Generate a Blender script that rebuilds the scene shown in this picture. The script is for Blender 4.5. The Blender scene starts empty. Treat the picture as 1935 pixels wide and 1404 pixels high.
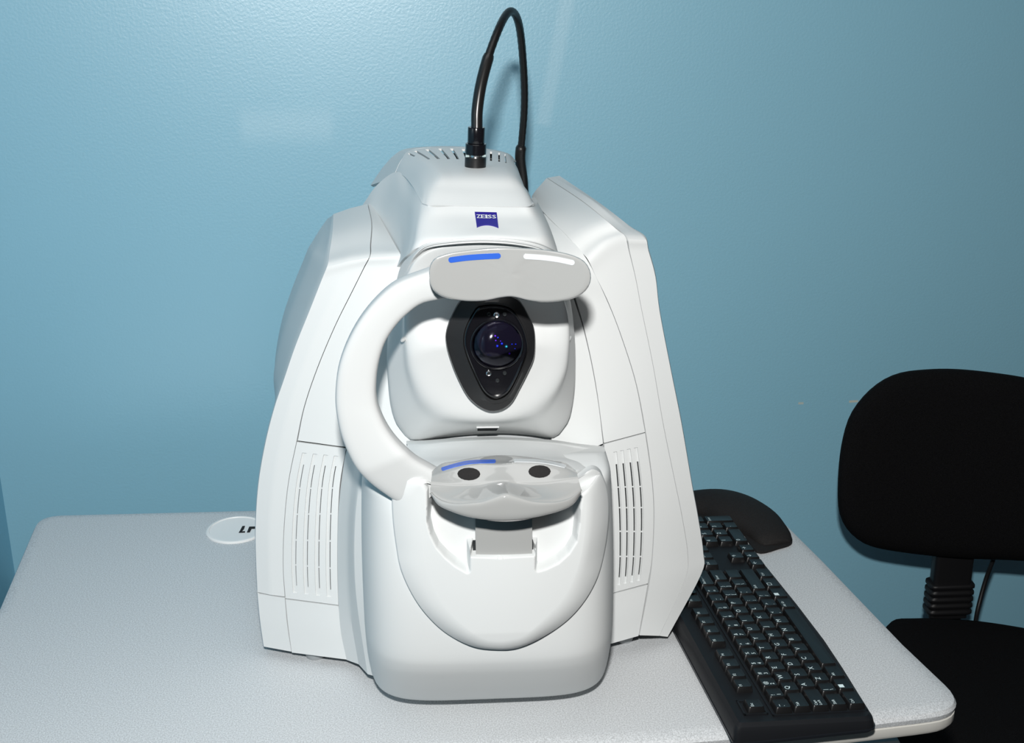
import bpy, bmesh, math, random
from mathutils import Vector, Matrix
from mathutils.bvhtree import BVHTree
random.seed(4)
S = bpy.context.scene
COL = S.collection

# ------------------------------------------------------------------ camera
CAM = Vector((-0.03841221, -1.12935696, 1.50921018))
FPX = 2481.1                                     # focal length in pixels, 1935x1404 frame
WR = Matrix(((0.99852333, -0.0247527, 0.04835757),
             (-0.05390361, -0.34085539, 0.93856912),
             (-0.00674918, -0.93978982, -0.34168632)))
cd = bpy.data.cameras.new('camera'); cam = bpy.data.objects.new('camera', cd); COL.objects.link(cam)
cd.sensor_width = 36; cd.lens = FPX / 1935 * 36; cd.clip_start = .02
r_, u_, b_ = WR.col[0], -WR.col[1], -WR.col[2]
M4 = Matrix(((r_[0], u_[0], b_[0], CAM[0]), (r_[1], u_[1], b_[1], CAM[1]), (r_[2], u_[2], b_[2], CAM[2]), (0, 0, 0, 1)))
cam.matrix_world = M4
S.camera = cam

# ------------------------------------------------------------------ light
w = bpy.data.worlds.new('room_ambient'); S.world = w; w.use_nodes = True
w.node_tree.nodes['Background'].inputs[0].default_value = (.95, .98, 1, 1)
w.node_tree.nodes['Background'].inputs[1].default_value = .025
ld = bpy.data.lights.new('camera_flash', 'AREA'); ld.shape = 'RECTANGLE'; ld.size = .06; ld.size_y = .045
ld.energy = 18.3; ld.spread = math.radians(150); ld.color = (1, .985, .96)
fl = bpy.data.objects.new('camera_flash', ld); COL.objects.link(fl)
fl.location = (-.05, -1.13, 1.75)
fl.rotation_euler = (Vector((.02, .1, .97)) - fl.location).to_track_quat('-Z', 'Y').to_euler()
cl = bpy.data.lights.new('overhead_fill_light', 'AREA'); cl.shape = 'RECTANGLE'; cl.size = 1.2; cl.size_y = .6; cl.energy = 4.2; cl.color = (1, 1, 1)  # unseen fill light, added overhead to lift the upward-facing surfaces
co = bpy.data.objects.new('overhead_fill_light', cl); COL.objects.link(co); co.location = (-.1, -.2, 2.55)
vs = S.view_settings; vs.view_transform = 'Standard'; vs.look = 'None'; vs.gamma = 1; vs.exposure = 0
vs.use_curve_mapping = False

TOP = .73                                        # table top height

# ------------------------------------------------------------------ geometry helpers
def ray(px, py):
    return WR @ Vector(((px - 967.5) / FPX, (py - 702) / FPX, 1))
def at(px, py, y=None, z=None):
    """the point of the scene at depth y (or height z) that the photo shows at px, py"""
    d = ray(px, py)
    s = (y - CAM.y) / d.y if y is not None else (z - CAM.z) / d.z
    return CAM + d * s
def lerp(a, b, t): return a + (b - a) * t
def cr(p0, p1, p2, p3, t):
    return .5 * ((2 * p1) + (p2 - p0) * t + (2 * p0 - 5 * p1 + 4 * p2 - p3) * t * t + (3 * p1 - p0 - 3 * p2 + p3) * t ** 3)
def spl(P, t, lin=False):
    n = len(P) - 1
    i = min(int(t), n - 1); i = max(i, 0); f = t - i
    if lin: return lerp(P[i], P[i + 1], f)
    a = P[i - 1] if i > 0 else 2 * P[0] - P[1]
    d = P[i + 2] if i + 2 <= n else 2 * P[n] - P[n - 1]
    return cr(a, P[i], P[i + 1], d, f)
def resample(P, n, lin=True):
    L = [0]
    for a, b in zip(P, P[1:]): L.append(L[-1] + (b - a).length)
    out = []
    for k in range(n):
        s = L[-1] * k / (n - 1); i = 0
        while i < len(P) - 2 and L[i + 1] < s: i += 1
        out.append(spl(P, i + (s - L[i]) / max(L[i + 1] - L[i], 1e-9), lin))
    return out

def prop(o, label=None, cat=None, group=None, kind=None):
    if label: o['label'] = label
    if cat: o['category'] = cat
    if group: o['group'] = group
    if kind: o['kind'] = kind
    return o
def empty(name, loc, label, cat, group=None):
    o = bpy.data.objects.new(name, None); o.location = loc; o.empty_display_size = .02
    COL.objects.link(o); bpy.context.view_layer.update()
    return prop(o, label, cat, group)
def mesh_obj(name, verts, faces, mat, parent=None, sharp=35, bevel=0, seg=2, recalc=True, label=None, blim=50):
    me = bpy.data.meshes.new(name)
    me.from_pydata([tuple(v) for v in verts], [], faces)
    if recalc:
        bm = bmesh.new(); bm.from_mesh(me); bmesh.ops.recalc_face_normals(bm, faces=bm.faces); bm.to_mesh(me); bm.free()
    me.materials.append(mat)
    me.polygons.foreach_set('use_smooth', [True] * len(me.polygons))
    me.set_sharp_from_angle(angle=math.radians(sharp))
    o = bpy.data.objects.new(name, me); COL.objects.link(o)
    if bevel:
        m = o.modifiers.new('bevel', 'BEVEL'); m.width = bevel; m.segments = seg; m.limit_method = 'ANGLE'; m.angle_limit = math.radians(blim)
    if parent is not None: attach(o, parent)
    if label: o['label'] = label
    return o
def wmat(o):
    m = o.matrix_basis.copy()
    while o.parent is not None:
        m = o.parent.matrix_basis @ o.matrix_parent_inverse @ m if False else o.parent.matrix_basis @ m
        o = o.parent
    return m
def attach(o, parent):
    """parent o, keeping it where it was built (its vertices are in world space)"""
    inv = wmat(parent).inverted()
    if o.type == 'MESH' and o.matrix_basis == Matrix.Identity(4):
        o.data.transform(inv)
    o.parent = parent
    return o
def bm_obj(name, bm, mat, parent=None, sharp=35, bevel=0, seg=2, label=None):
    me = bpy.data.meshes.new(name); bmesh.ops.recalc_face_normals(bm, faces=bm.faces); bm.to_mesh(me); bm.free()
    me.materials.append(mat)
    me.polygons.foreach_set('use_smooth', [True] * len(me.polygons))
    me.set_sharp_from_angle(angle=math.radians(sharp))
    o = bpy.data.objects.new(name, me); COL.objects.link(o)
    if bevel:
        m = o.modifiers.new('bevel', 'BEVEL'); m.width = bevel; m.segments = seg; m.limit_method = 'ANGLE'; m.angle_limit = math.radians(40)
    if parent is not None: attach(o, parent)
    if label: o['label'] = label
    return o

def patch(name, rows, mat, parent, th=.004, nu=5, nv=5, linu=False, linv=False, holes=(), dents=(), gap=0, sharp=35, label=None, keep_bvh=None, us=(), vs_=(), bev=0):
    """a shell: control rows (lists of points) interpolated to a grid, thickened inwards.
    holes: (u0,u1,v0,v1) openings; dents: (u0,u1,v0,v1,depth) shallow recesses"""
    nr, nc = len(rows) - 1, len(rows[0]) - 1
    U = set(i / nu for i in range(nc * nu + 1)) | set(us); V = set(i / nv for i in range(nr * nv + 1)) | set(vs_)
    for h in list(holes) + list(dents):
        U |= {h[0], h[1]}; V |= {h[2], h[3]}
    for h in dents:
        e = .006
        U |= {h[0] - e, h[1] + e}; V |= {h[2] - e, h[3] + e}
    def clean(s, keep):
        s = sorted(s); out = []
        for x in s:
            if out and x - out[-1] < .0035: 
                if x in keep: out[-1] = x
                continue
            out.append(x)
        return out
    ku = set(x for h in holes for x in h[:2]) | set(x for h in dents for x in h[:2])
    kv = set(x for h in holes for x in h[2:4]) | set(x for h in dents for x in h[2:4])
    U, V = clean(U, ku), clean(V, kv)
    G = []
    cols_cache = [[spl(r, u, linu) for u in U] for r in rows]
    for v in V:
        G.append([spl([c[j] for c in cols_cache], v, linv) for j in range(len(U))])
    nV, nU = len(V), len(U)
    if gap:
        def pull(a, b):
            d = b - a
            return a + d.normalized() * min(gap, d.length * .45)
        for j in range(nU):
            G[0][j] = pull(G[0][j], G[1][j]); G[-1][j] = pull(G[-1][j], G[-2][j])
        for i in range(nV):
            G[i][0] = pull(G[i][0], G[i][1]); G[i][-1] = pull(G[i][-1], G[i][-2])
    N = []
    for i in range(nV):
        rowN = []
        for j in range(nU):
            a = G[i][min(j + 1, nU - 1)] - G[i][max(j - 1, 0)]; b = G[min(i + 1, nV - 1)][j] - G[max(i - 1, 0)][j]
            n = a.cross(b)
            if n.length < 1e-12: n = Vector((0, -1, 0))
            rowN.append(n.normalized())
        N.append(rowN)
    tot = sum((N[i][j].dot(CAM - G[i][j]) for i in range(nV) for j in range(nU)))
    sg = 1 if tot > 0 else -1
    verts = []
    for i in range(nV):
        for j in range(nU):
            n = N[i][j] * sg; p = G[i][j]
            for h in dents:
                if h[0] - 1e-6 <= U[j] <= h[1] + 1e-6 and h[2] - 1e-6 <= V[i] <= h[3] + 1e-6: p = p - n * h[4]
            verts.append(p)
    for i in range(nV):
        for j in range(nU):
            verts.append(G[i][j] - N[i][j] * sg * th)
    off = nV * nU
    solid = {}
    for i in range(nV - 1):
        for j in range(nU - 1):
            cu, cv = (U[j] + U[j + 1]) / 2, (V[i] + V[i + 1]) / 2
            solid[i, j] = not any(h[0] < cu < h[1] and h[2] < cv < h[3] for h in holes)
    faces = []
    idx = lambda i, j: i * nU + j
    for (i, j), s in solid.items():
        if not s: continue
        a, b, c, d = idx(i, j), idx(i, j + 1), idx(i + 1, j + 1), idx(i + 1, j)
        f = [a, b, c, d] if sg > 0 else [d, c, b, a]
        faces.append(f); faces.append([x + off for x in reversed(f)])
        for (di, dj, e0, e1) in ((-1, 0, a, b), (0, 1, b, c), (1, 0, c, d), (0, -1, d, a)):
            if not solid.get((i + di, j + dj), False):
                faces.append([e1, e0, e0 + off, e1 + off] if sg > 0 else [e0, e1, e1 + off, e0 + off])
    o = mesh_obj(name, verts, faces, mat, parent, sharp=sharp, recalc=False, label=label)
    if bev:
        m = o.modifiers.new('bevel', 'BEVEL'); m.width = bev; m.segments = 2; m.limit_method = 'ANGLE'; m.angle_limit = math.radians(60)
    if keep_bvh is not None:
        top = [f for k, f in enumerate(faces) if max(f) < off]
        keep_bvh.append(BVHTree.FromPolygons(verts[:off], top))
    return o

def angular(P, n, c=None, smooth=True):
    """closed outline resampled at n equal angles round its centre in x,z"""
    if c is None: c = sum(P, Vector()) / len(P)
    m = len(P); D = []
    for i in range(m):
        for k in range(10):
            t = k / 10
            D.append(cr(P[i - 1], P[i], P[(i + 1) % m], P[(i + 2) % m], t) if smooth else lerp(P[i], P[(i + 1) % m], t))
    ang = [math.atan2(p.z - c.z, p.x - c.x) for p in D]
    out = []
    for k in range(n):
        a = -math.pi + 2 * math.pi * (k + .5) / n
        best = None
        for i in range(len(D)):
            a0, a1 = ang[i], ang[(i + 1) % len(D)]
            d = (a1 - a0 + math.pi) % (2 * math.pi) - math.pi
            e = (a - a0 + math.pi) % (2 * math.pi) - math.pi
            if abs(d) > 1e-9 and 0 <= e / d <= 1 and abs(e) < 1:
                p = lerp(D[i], D[(i + 1) % len(D)], e / d)
                if best is None or (p - c).length > (best - c).length: best = p
        out.append(best if best is not None else D[0].copy())
    return out
def rings(name, R, mat, parent, cap=None, sub=1, disp=None, back=None, lin=False, sharp=35, label=None, keep_bvh=None, capsub=1):
    """loft of closed rings (outermost first), closed by a centre point and at the back"""
    n = len(R[0]); L = []
    for k in range((len(R) - 1) * sub + 1):
        t = k / sub
        L.append([spl([r[j] for r in R], t, lin) for j in range(n)])
    if cap is not None:
        last = L[-1]
        for k in range(1, capsub):
            L.append([lerp(p, cap, k / capsub) for p in last])
    if disp:
        L = [[disp(p) for p in r] for r in L]
        if cap is not None: cap = disp(cap)
    verts = [p for r in L for p in r]; faces = []
    for i in range(len(L) - 1):
        for j in range(n):
            k = (j + 1) % n
            faces.append([i * n + j, i * n + k, (i + 1) * n + k, (i + 1) * n + j])
    b = (len(L) - 1) * n
    if cap is not None:
        verts.append(cap); ci = len(verts) - 1
        for j in range(n): faces.append([b + j, b + (j + 1) % n, ci])
    else: faces.append([b + j for j in range(n)])
    front = [list(f) for f in faces]
    if keep_bvh is not None: keep_bvh.append(BVHTree.FromPolygons(list(verts), front))
    if back is not None:
        s = len(verts)
        for p in L[0]: verts.append(Vector((p.x, p.y + back, p.z)))
        for j in range(n): faces.append([j, (j + 1) % n, s + (j + 1) % n, s + j])
        faces.append([s + j for j in range(n)])
    else: faces.append([j for j in range(n)])
    return mesh_obj(name, verts, faces, mat, parent, sharp=sharp, label=label)

def drape(bvh, px, py, off=0):
    d = ray(px, py).normalized(); h = bvh.ray_cast(CAM, d)
    if h[0] is None: return None
    n = h[1] if h[1].dot(d) < 0 else -h[1]
    return h[0] + n * off
def decal(name, bvh, px_poly, mat, parent, h=.0004, grid=None, label=None):
    """a thin raised print/pad whose outline (pixels, quad strip) lies on a surface"""
    a, b = px_poly                                  # two polylines of equal length
    V = []; F = []; n = len(a); m = 4
    for lv in (h, -.0006):
        for i in range(n):
            for k in range(m + 1):
                t = k / m
                p = drape(bvh, lerp(a[i][0], b[i][0], t), lerp(a[i][1], b[i][1], t), lv)
                if p is None: return None
                V.append(p)
    w_ = m + 1; o2 = n * w_
    for i in range(n - 1):
        for k in range(m):
            q = [i * w_ + k, i * w_ + k + 1, (i + 1) * w_ + k + 1, (i + 1) * w_ + k]
            F.append(q); F.append([x + o2 for x in reversed(q)])
    edge = [i * w_ for i in range(n)] + [(n - 1) * w_ + k for k in range(1, m + 1)] + [i * w_ + m for i in range(n - 2, -1, -1)] + [k for k in range(m - 1, 0, -1)]
    for e0, e1 in zip(edge, edge[1:] + edge[:1]): F.append([e0, e1, e1 + o2, e0 + o2])
    return mesh_obj(name, V, F, mat, parent, label=label)
def stroke(pts, r, n=14):
    """polylines a,b for a round-ended stroke through pts"""
    P = [Vector((x, y, 0)) for x, y in pts]
    P = resample([spl(P, t / 6) for t in range((len(P) - 1) * 6 + 1)], n)
    A, B = [], []
    for i, p in enumerate(P):
        t = (P[min(i + 1, n - 1)] - P[max(i - 1, 0)]).normalized(); q = Vector((-t.y, t.x, 0))
        A.append(p + q * r); B.append(p - q * r)
    def endcap(p, t):
        q = Vector((-t.y, t.x, 0)); o = []
        for k in (1, 2, 3, 3.7):
            an = k / 4 * math.pi / 2
            o.append((p + t * r * math.sin(an) + q * r * math.cos(an), p + t * r * math.sin(an) - q * r * math.cos(an)))
        return o
    t1 = (P[-1] - P[-2]).normalized(); t0 = (P[0] - P[1]).normalized()
    e1 = endcap(P[-1], t1); e0 = [(b, a) for a, b in endcap(P[0], t0)]
    L = list(reversed(e0)) + list(zip(A, B)) + e1
    return [(a.x, a.y) for a, b in L], [(b.x, b.y) for a, b in L]
def disc(cx, cy, rx, ry, n=9):
    a, b = [], []
    for i in range(n):
        t = -math.pi / 2 * .98 + math.pi * .98 * i / (n - 1)
        a.append((cx + rx * math.sin(t), cy - ry * math.cos(t))); b.append((cx + rx * math.sin(t), cy + ry * math.cos(t)))
    return a, b

def tube_bm(bm, pts, rad, n=14, cap=True):
    """rad: number or list"""
    rings_ = []; up = None
    for i, p in enumerate(pts):
        t = (pts[min(i + 1, len(pts) - 1)] - pts[max(i - 1, 0)]).normalized()
        if up is None: up = Vector((0, 0, 1)) if abs(t.z) < .9 else Vector((0, 1, 0))
        a = (up - t * up.dot(t)).normalized(); up = a; b = t.cross(a)
        r = rad[i] if isinstance(rad, (list, tuple)) else rad
        rings_.append([bm.verts.new(p + (a * math.cos(2 * math.pi * k / n) + b * math.sin(2 * math.pi * k / n)) * r) for k in range(n)])
    for A, B in zip(rings_, rings_[1:]):
        for k in range(n): bm.faces.new((A[k], A[(k + 1) % n], B[(k + 1) % n], B[k]))
    if cap: bm.faces.new(list(reversed(rings_[0]))); bm.faces.new(rings_[-1])
def tube(name, pts, rad, mat, parent=None, n=14, sharp=35, label=None, bevel=0):
    bm = bmesh.new(); tube_bm(bm, pts, rad, n)
    return bm_obj(name, bm, mat, parent, sharp=sharp, label=label, bevel=bevel)
def box_bm(bm, c, s, M=None):
    v = []
    for x in (-1, 1):
        for y in (-1, 1):
            for z in (-1, 1):
                p = Vector((c[0] + x * s[0] / 2, c[1] + y * s[1] / 2, c[2] + z * s[2] / 2))
                v.append(bm.verts.new(M @ p if M else p))
    for f in ((0, 1, 3, 2), (4, 6, 7, 5), (0, 4, 5, 1), (2, 3, 7, 6), (0, 2, 6, 4), (1, 5, 7, 3)): bm.faces.new([v[i] for i in f])
def loft_z(bm, secs):
    """secs: list of closed vertex loops of equal count, bottom to top"""
    L = [[bm.verts.new(p) for p in s] for s in secs]; n = len(L[0])
    for A, B in zip(L, L[1:]):
        for k in range(n): bm.faces.new((A[k], A[(k + 1) % n], B[(k + 1) % n], B[k]))
    bm.faces.new(list(reversed(L[0]))); bm.faces.new(L[-1])

# ------------------------------------------------------------------ materials
def mat(name, col, rough=.5, metal=0, coat=0, spec=.5, noise=None, bump=None, sheen=0):
    """noise: (scale, amount) brightness speckle; bump: (scale, strength, distance)"""
    m = bpy.data.materials.new(name); m.use_nodes = True
    nt = m.node_tree; b = nt.nodes['Principled BSDF']
    b.inputs['Base Color'].default_value = (*col, 1); b.inputs['Roughness'].default_value = rough
    b.inputs['Metallic'].default_value = metal; b.inputs['Coat Weight'].default_value = coat
    b.inputs['Specular IOR Level'].default_value = spec
    if sheen: b.inputs['Sheen Weight'].default_value = sheen
    tc = nt.nodes.new('ShaderNodeTexCoord')
    if noise:
        n = nt.nodes.new('ShaderNodeTexNoise'); n.inputs['Scale'].default_value = noise[0]; n.inputs['Detail'].default_value = 3
        nt.links.new(tc.outputs['Object'], n.inputs['Vector'])
        r = nt.nodes.new('ShaderNodeValToRGB')
        r.color_ramp.elements[0].position = .35; r.color_ramp.elements[1].position = .65
        r.color_ramp.elements[0].color = (*[c * (1 - noise[1]) for c in col], 1)
        r.color_ramp.elements[1].color = (*[min(1, c * (1 + noise[1])) for c in col], 1)
        nt.links.new(n.outputs['Fac'], r.inputs[0]); nt.links.new(r.outputs[0], b.inputs['Base Color'])
    if bump:
        n = nt.nodes.new('ShaderNodeTexNoise'); n.inputs['Scale'].default_value = bump[0]; n.inputs['Detail'].default_value = 3
        nt.links.new(tc.outputs['Object'], n.inputs['Vector'])
        q = nt.nodes.new('ShaderNodeBump'); q.inputs['Strength'].default_value = bump[1]; q.inputs['Distance'].default_value = bump[2]
        nt.links.new(n.outputs['Fac'], q.inputs['Height']); nt.links.new(q.outputs[0], b.inputs['Normal'])
    return m
WHITE = mat('white_plastic', (.645, .665, .665), .5, spec=.35, bump=(900, .05, .0004))
SMOOTHW = mat('smooth_white_plastic', (.57, .585, .585), .38, spec=.35)
CORE = mat('housing_core', (.40, .42, .43), .7)
DARKIN = mat('vent_shadow_core', (.025, .028, .03), .9, spec=.1)
GREYG = mat('glossy_grey_plastic', (.34, .345, .34), .16, spec=.5)
GREYF = mat('grey_plastic', (.34, .345, .34), .45, spec=.3)
BLUE = mat('blue_print', (.025, .105, .52), .35)
WPRINT = mat('white_print', (.60, .63, .645), .35)
LOGOB = mat('navy_badge_enamel', (.022, .012, .22), .25)
BLACKP = mat('black_bezel_plastic', (.014, .014, .015), .38)
BLACKG = mat('black_glossy_plastic', (.006, .006, .008), .15)
RUBBER = mat('black_rubber', (.006, .006, .0065), .38, bump=(500, .2, .0004))
PADBLK = mat('matt_black_pad', (.004, .003, .003), .8, noise=(900, .5))
CHROME = mat('bright_screw_metal', (.75, .76, .78), .25, metal=1)
TABLE = mat('speckled_grey_laminate', (.55, .57, .585), .45, spec=.35, noise=(700, .20))
EDGE = mat('table_edge_plastic', (.62, .61, .57), .45, spec=.3)
GROM = mat('white_grommet_plastic', (.80, .80, .79), .4)
KBODY = mat('keyboard_black_plastic', (.009, .010, .012), .5, spec=.2)
KSIDE = mat('keyboard_base_plastic', (.012, .014, .018), .3, spec=.5)
KEYM = mat('key_plastic', (.008, .008, .0085), .30, spec=.32)
LEG = mat('key_legend_print', (.70, .84, .86), .6)
FABRIC = mat('black_chair_fabric', (.0045, .0045, .005), .95, spec=.1, noise=(1200, .6), bump=(1500, .4, .0006))
CHPL = mat('black_chair_plastic', (.008, .008, .009), .45, spec=.3)
GREYT = mat('polished_grey_plastic', (.34, .345, .34), .05, spec=.6)
FOAM = mat('black_wrist_rest_cloth', (.011, .010, .010), .75, spec=.25, noise=(1400, .4), bump=(1800, .3, .0004))
METALG = mat('grey_powder_coated_steel', (.30, .31, .32), .5)
FLOORM = mat('dark_blue_vinyl_floor', (.05, .06, .075), .5, noise=(60, .15))

# wall paint: pale blue satin with an orange-peel surface, a painted-in reflection streak, a smudge and small marks
def wall_mat(name, col, marks):
    m = bpy.data.materials.new(name); m.use_nodes = True; nt = m.node_tree; b = nt.nodes['Principled BSDF']
    b.inputs['Roughness'].default_value = .38; b.inputs['Specular IOR Level'].default_value = .95; b.inputs['IOR'].default_value = 1.68
    tc = nt.nodes.new('ShaderNodeTexCoord')
    n1 = nt.nodes.new('ShaderNodeTexNoise'); n1.inputs['Scale'].default_value = 2.2; n1.inputs['Detail'].default_value = 2
    nt.links.new(tc.outputs['Object'], n1.inputs['Vector'])
    mix = nt.nodes.new('ShaderNodeMix'); mix.data_type = 'RGBA'
    mix.inputs['A'].default_value = (*[c * .97 for c in col], 1); mix.inputs['B'].default_value = (*[c * 1.03 for c in col], 1)
    nt.links.new(n1.outputs['Fac'], mix.inputs['Factor'])
    out = mix.outputs['Result']
    sep = nt.nodes.new('ShaderNodeSeparateXYZ'); nt.links.new(tc.outputs['Object'], sep.inputs[0])
    def math_(op, a, bb, c=None):
        q = nt.nodes.new('ShaderNodeMath'); q.operation = op
        for i, v in enumerate((a, bb, c)):
            if v is None: continue
            if isinstance(v, (int, float)): q.inputs[i].default_value = v
            else: nt.links.new(v, q.inputs[i])
        return q.outputs[0]
    rough = None
    for (x0, z0, x1, z1, hw, soft, gain, tint) in marks:   # a soft tinted strip from (x0,z0) to (x1,z1), in wall coordinates
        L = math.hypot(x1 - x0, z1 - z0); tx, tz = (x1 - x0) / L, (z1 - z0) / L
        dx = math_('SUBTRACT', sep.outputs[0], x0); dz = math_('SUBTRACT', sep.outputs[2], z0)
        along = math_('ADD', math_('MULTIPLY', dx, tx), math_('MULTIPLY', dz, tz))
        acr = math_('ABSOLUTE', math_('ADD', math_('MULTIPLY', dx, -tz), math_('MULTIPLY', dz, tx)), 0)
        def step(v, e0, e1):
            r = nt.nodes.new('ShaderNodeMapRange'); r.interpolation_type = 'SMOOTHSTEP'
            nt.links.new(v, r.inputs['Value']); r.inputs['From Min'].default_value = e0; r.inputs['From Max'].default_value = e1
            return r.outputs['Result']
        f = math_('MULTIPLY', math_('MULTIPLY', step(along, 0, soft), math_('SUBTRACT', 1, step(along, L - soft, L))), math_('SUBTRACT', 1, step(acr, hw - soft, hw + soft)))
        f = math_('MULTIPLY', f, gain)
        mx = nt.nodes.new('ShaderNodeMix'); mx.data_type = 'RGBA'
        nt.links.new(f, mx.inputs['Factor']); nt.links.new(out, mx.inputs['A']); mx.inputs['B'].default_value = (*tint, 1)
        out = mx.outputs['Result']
    nt.links.new(out, b.inputs['Base Color'])
    n2 = nt.nodes.new('ShaderNodeTexNoise'); n2.inputs['Scale'].default_value = 260; n2.inputs['Detail'].default_value = 3
    nt.links.new(tc.outputs['Object'], n2.inputs['Vector'])
    q = nt.nodes.new('ShaderNodeBump'); q.inputs['Strength'].default_value = .30; q.inputs['Distance'].default_value = .0008
    nt.links.new(n2.outputs['Fac'], q.inputs['Height']); nt.links.new(q.outputs[0], b.inputs['Normal'])
    return m

# ------------------------------------------------------------------ room
YAW = math.radians(4.6)                          # the back wall is not quite parallel to the table
WO = Vector((.6, .79, 0))                        # a point of the wall
wx = Vector((math.cos(YAW), math.sin(YAW), 0)); wn = Vector((math.sin(YAW), -math.cos(YAW), 0))
def wallhit(px, py):
    d = ray(px, py); s = (WO - CAM).dot(wn) / d.dot(wn); return CAM + d * s
def wloc(px, py):
    p = wallhit(px, py); return (p - WO).dot(wx), p.z
WALLC = (.27, .55, .69)
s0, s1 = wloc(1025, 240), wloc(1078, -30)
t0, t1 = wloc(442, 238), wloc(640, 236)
u0, u1 = wloc(1604, 759), wloc(1622, 758)
v0, v1 = wloc(1508, 762), wloc(1519, 762)
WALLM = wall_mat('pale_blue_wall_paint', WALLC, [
    (s0[0], s0[1], s1[0], s1[1], .010, .006, .55, (.39, .645, .77)),  # streak of reflected flash, painted in as a paler tint
    (t0[0], t0[1], t1[0], t1[1], .020, .018, .55, (.39, .645, .77)),  # glossy smudge, its sheen put into the colour
    (u0[0], u0[1], u1[0], u1[1], .0018, .001, .9, (.6, .6, .5)),
    (v0[0], v0[1], v1[0], v1[1], .0018, .001, .7, (.6, .6, .5)),
])
def slab(name, P, th, mat_, n):
    """P: four corners; thickened along -n"""
    V = list(P) + [p - n * th for p in P]
    F = [(0, 1, 2, 3), (7, 6, 5, 4), (0, 4, 5, 1), (1, 5, 6, 2), (2, 6, 7, 3), (3, 7, 4, 0)]
    o = mesh_obj(name, V, F, mat_); o['kind'] = 'structure'; return o
# back wall, its own coordinates: x along the wall, z up
cornerp = wallhit(27, 1076); xc = (cornerp - WO).dot(wx)
Mw = Matrix.Translation(WO) @ Matrix.Rotation(YAW, 4, 'Z')
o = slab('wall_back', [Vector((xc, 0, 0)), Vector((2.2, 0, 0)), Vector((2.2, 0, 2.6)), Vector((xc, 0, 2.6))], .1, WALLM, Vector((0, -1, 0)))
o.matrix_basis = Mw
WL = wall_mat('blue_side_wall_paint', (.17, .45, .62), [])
lw = Vector((-.08, -1, 0)).normalized()
c2 = Vector((cornerp.x, cornerp.y, 0))
o = slab('wall_left', [c2, c2 + Vector((0, 0, 2.6)), c2 + lw * 2.6 + Vector((0, 0, 2.6)), c2 + lw * 2.6], .1, WL, Vector((1, -.08, 0)).normalized())
o = slab('floor', [Vector((-1.6, -2, 0)), Vector((3, -2, 0)), Vector((3, 1.3, 0)), Vector((-1.6, 1.3, 0))], .1, FLOORM, Vector((0, 0, 1)))
BB = mat('white_skirting_paint', (.55, .57, .57), .5)
bb = slab('baseboard_back', [Vector((xc + .02, -.012, 0.0)), Vector((2.2, -.012, 0.0)), Vector((2.2, -.012, .09)), Vector((xc + .02, -.012, .09))], .012, BB, Vector((0, -1, 0)))
bb.matrix_basis = Mw

# ------------------------------------------------------------------ table
def tp(px, py): return at(px, py, z=TOP)
table = empty('instrument_table', (-.05, .22, 0), 'pale grey speckled table with rounded corners carrying the white machine and the keyboard', 'table')
def rounded(P, rad, n=8):
    out = []
    m = len(P)
    for i in range(m):
        a, p, b = P[i - 1], P[i], P[(i + 1) % m]
        r = rad[i]
        if r <= 0: out.append(p.copy()); continue
        da, db = (a - p).normalized(), (b - p).normalized()
        q0, q1 = p + da * r, p + db * r
        for k in range(n + 1):
            t = k / n
            out.append(q0 * (1 - t) ** 2 + p * 2 * t * (1 - t) + q1 * t * t)
    return out
bl = tp(72, 969.5); br = tp(1437, 936.5)
fr = tp(1800, 1343)
outl = [Vector((-.640, -.045, TOP)), Vector((-.3, -.060, TOP)), Vector((0, -.0585, TOP)), Vector((.16, -.0535, TOP)), Vector((.30, -.043, TOP)),
        Vector((.425, -.0275, TOP)), Vector((.486, -.018, TOP)), tp(1710, 1213), tp(1560, 1058), br, bl, tp(-6, 1150)]
rad = [.05, 0, 0, 0, 0, 0, .045, 0, 0, .03, .035, 0]
# the top's edge is bevelled all round: lofted loops from the flat face down and out
O = rounded(outl, rad)
cen = sum(O, Vector()) / len(O)
def inset(P, d, z):
    out = []; n = len(P)
    for i in range(n):
        t = (P[(i + 1) % n] - P[i - 1]).normalized(); nn = Vector((-t.y, t.x, 0))
        out.append(Vector((P[i].x + nn.x * d, P[i].y + nn.y * d, z)))
    return out
bm = bmesh.new()
loft_z(bm, [inset(O, .010, TOP - .016), inset(O, .002, TOP - .013), inset(O, .0008, TOP - .009), inset(O, .0005, TOP - .007), inset(O, .003, TOP - .003), inset(O, .009, TOP - .0008), inset(O, .018, TOP)])
bm_obj('tabletop', bm, TABLE, table, sharp=30)
bm = bmesh.new()
loft_z(bm, [inset(O, .012, TOP - .030), inset(O, .004, TOP - .028), inset(O, .001, TOP - .023), inset(O, .0012, TOP - .0145), inset(O, .006, TOP - .0125)])
bm_obj('edge_band', bm, EDGE, table, label='cream edge band below the tabletop')
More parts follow.
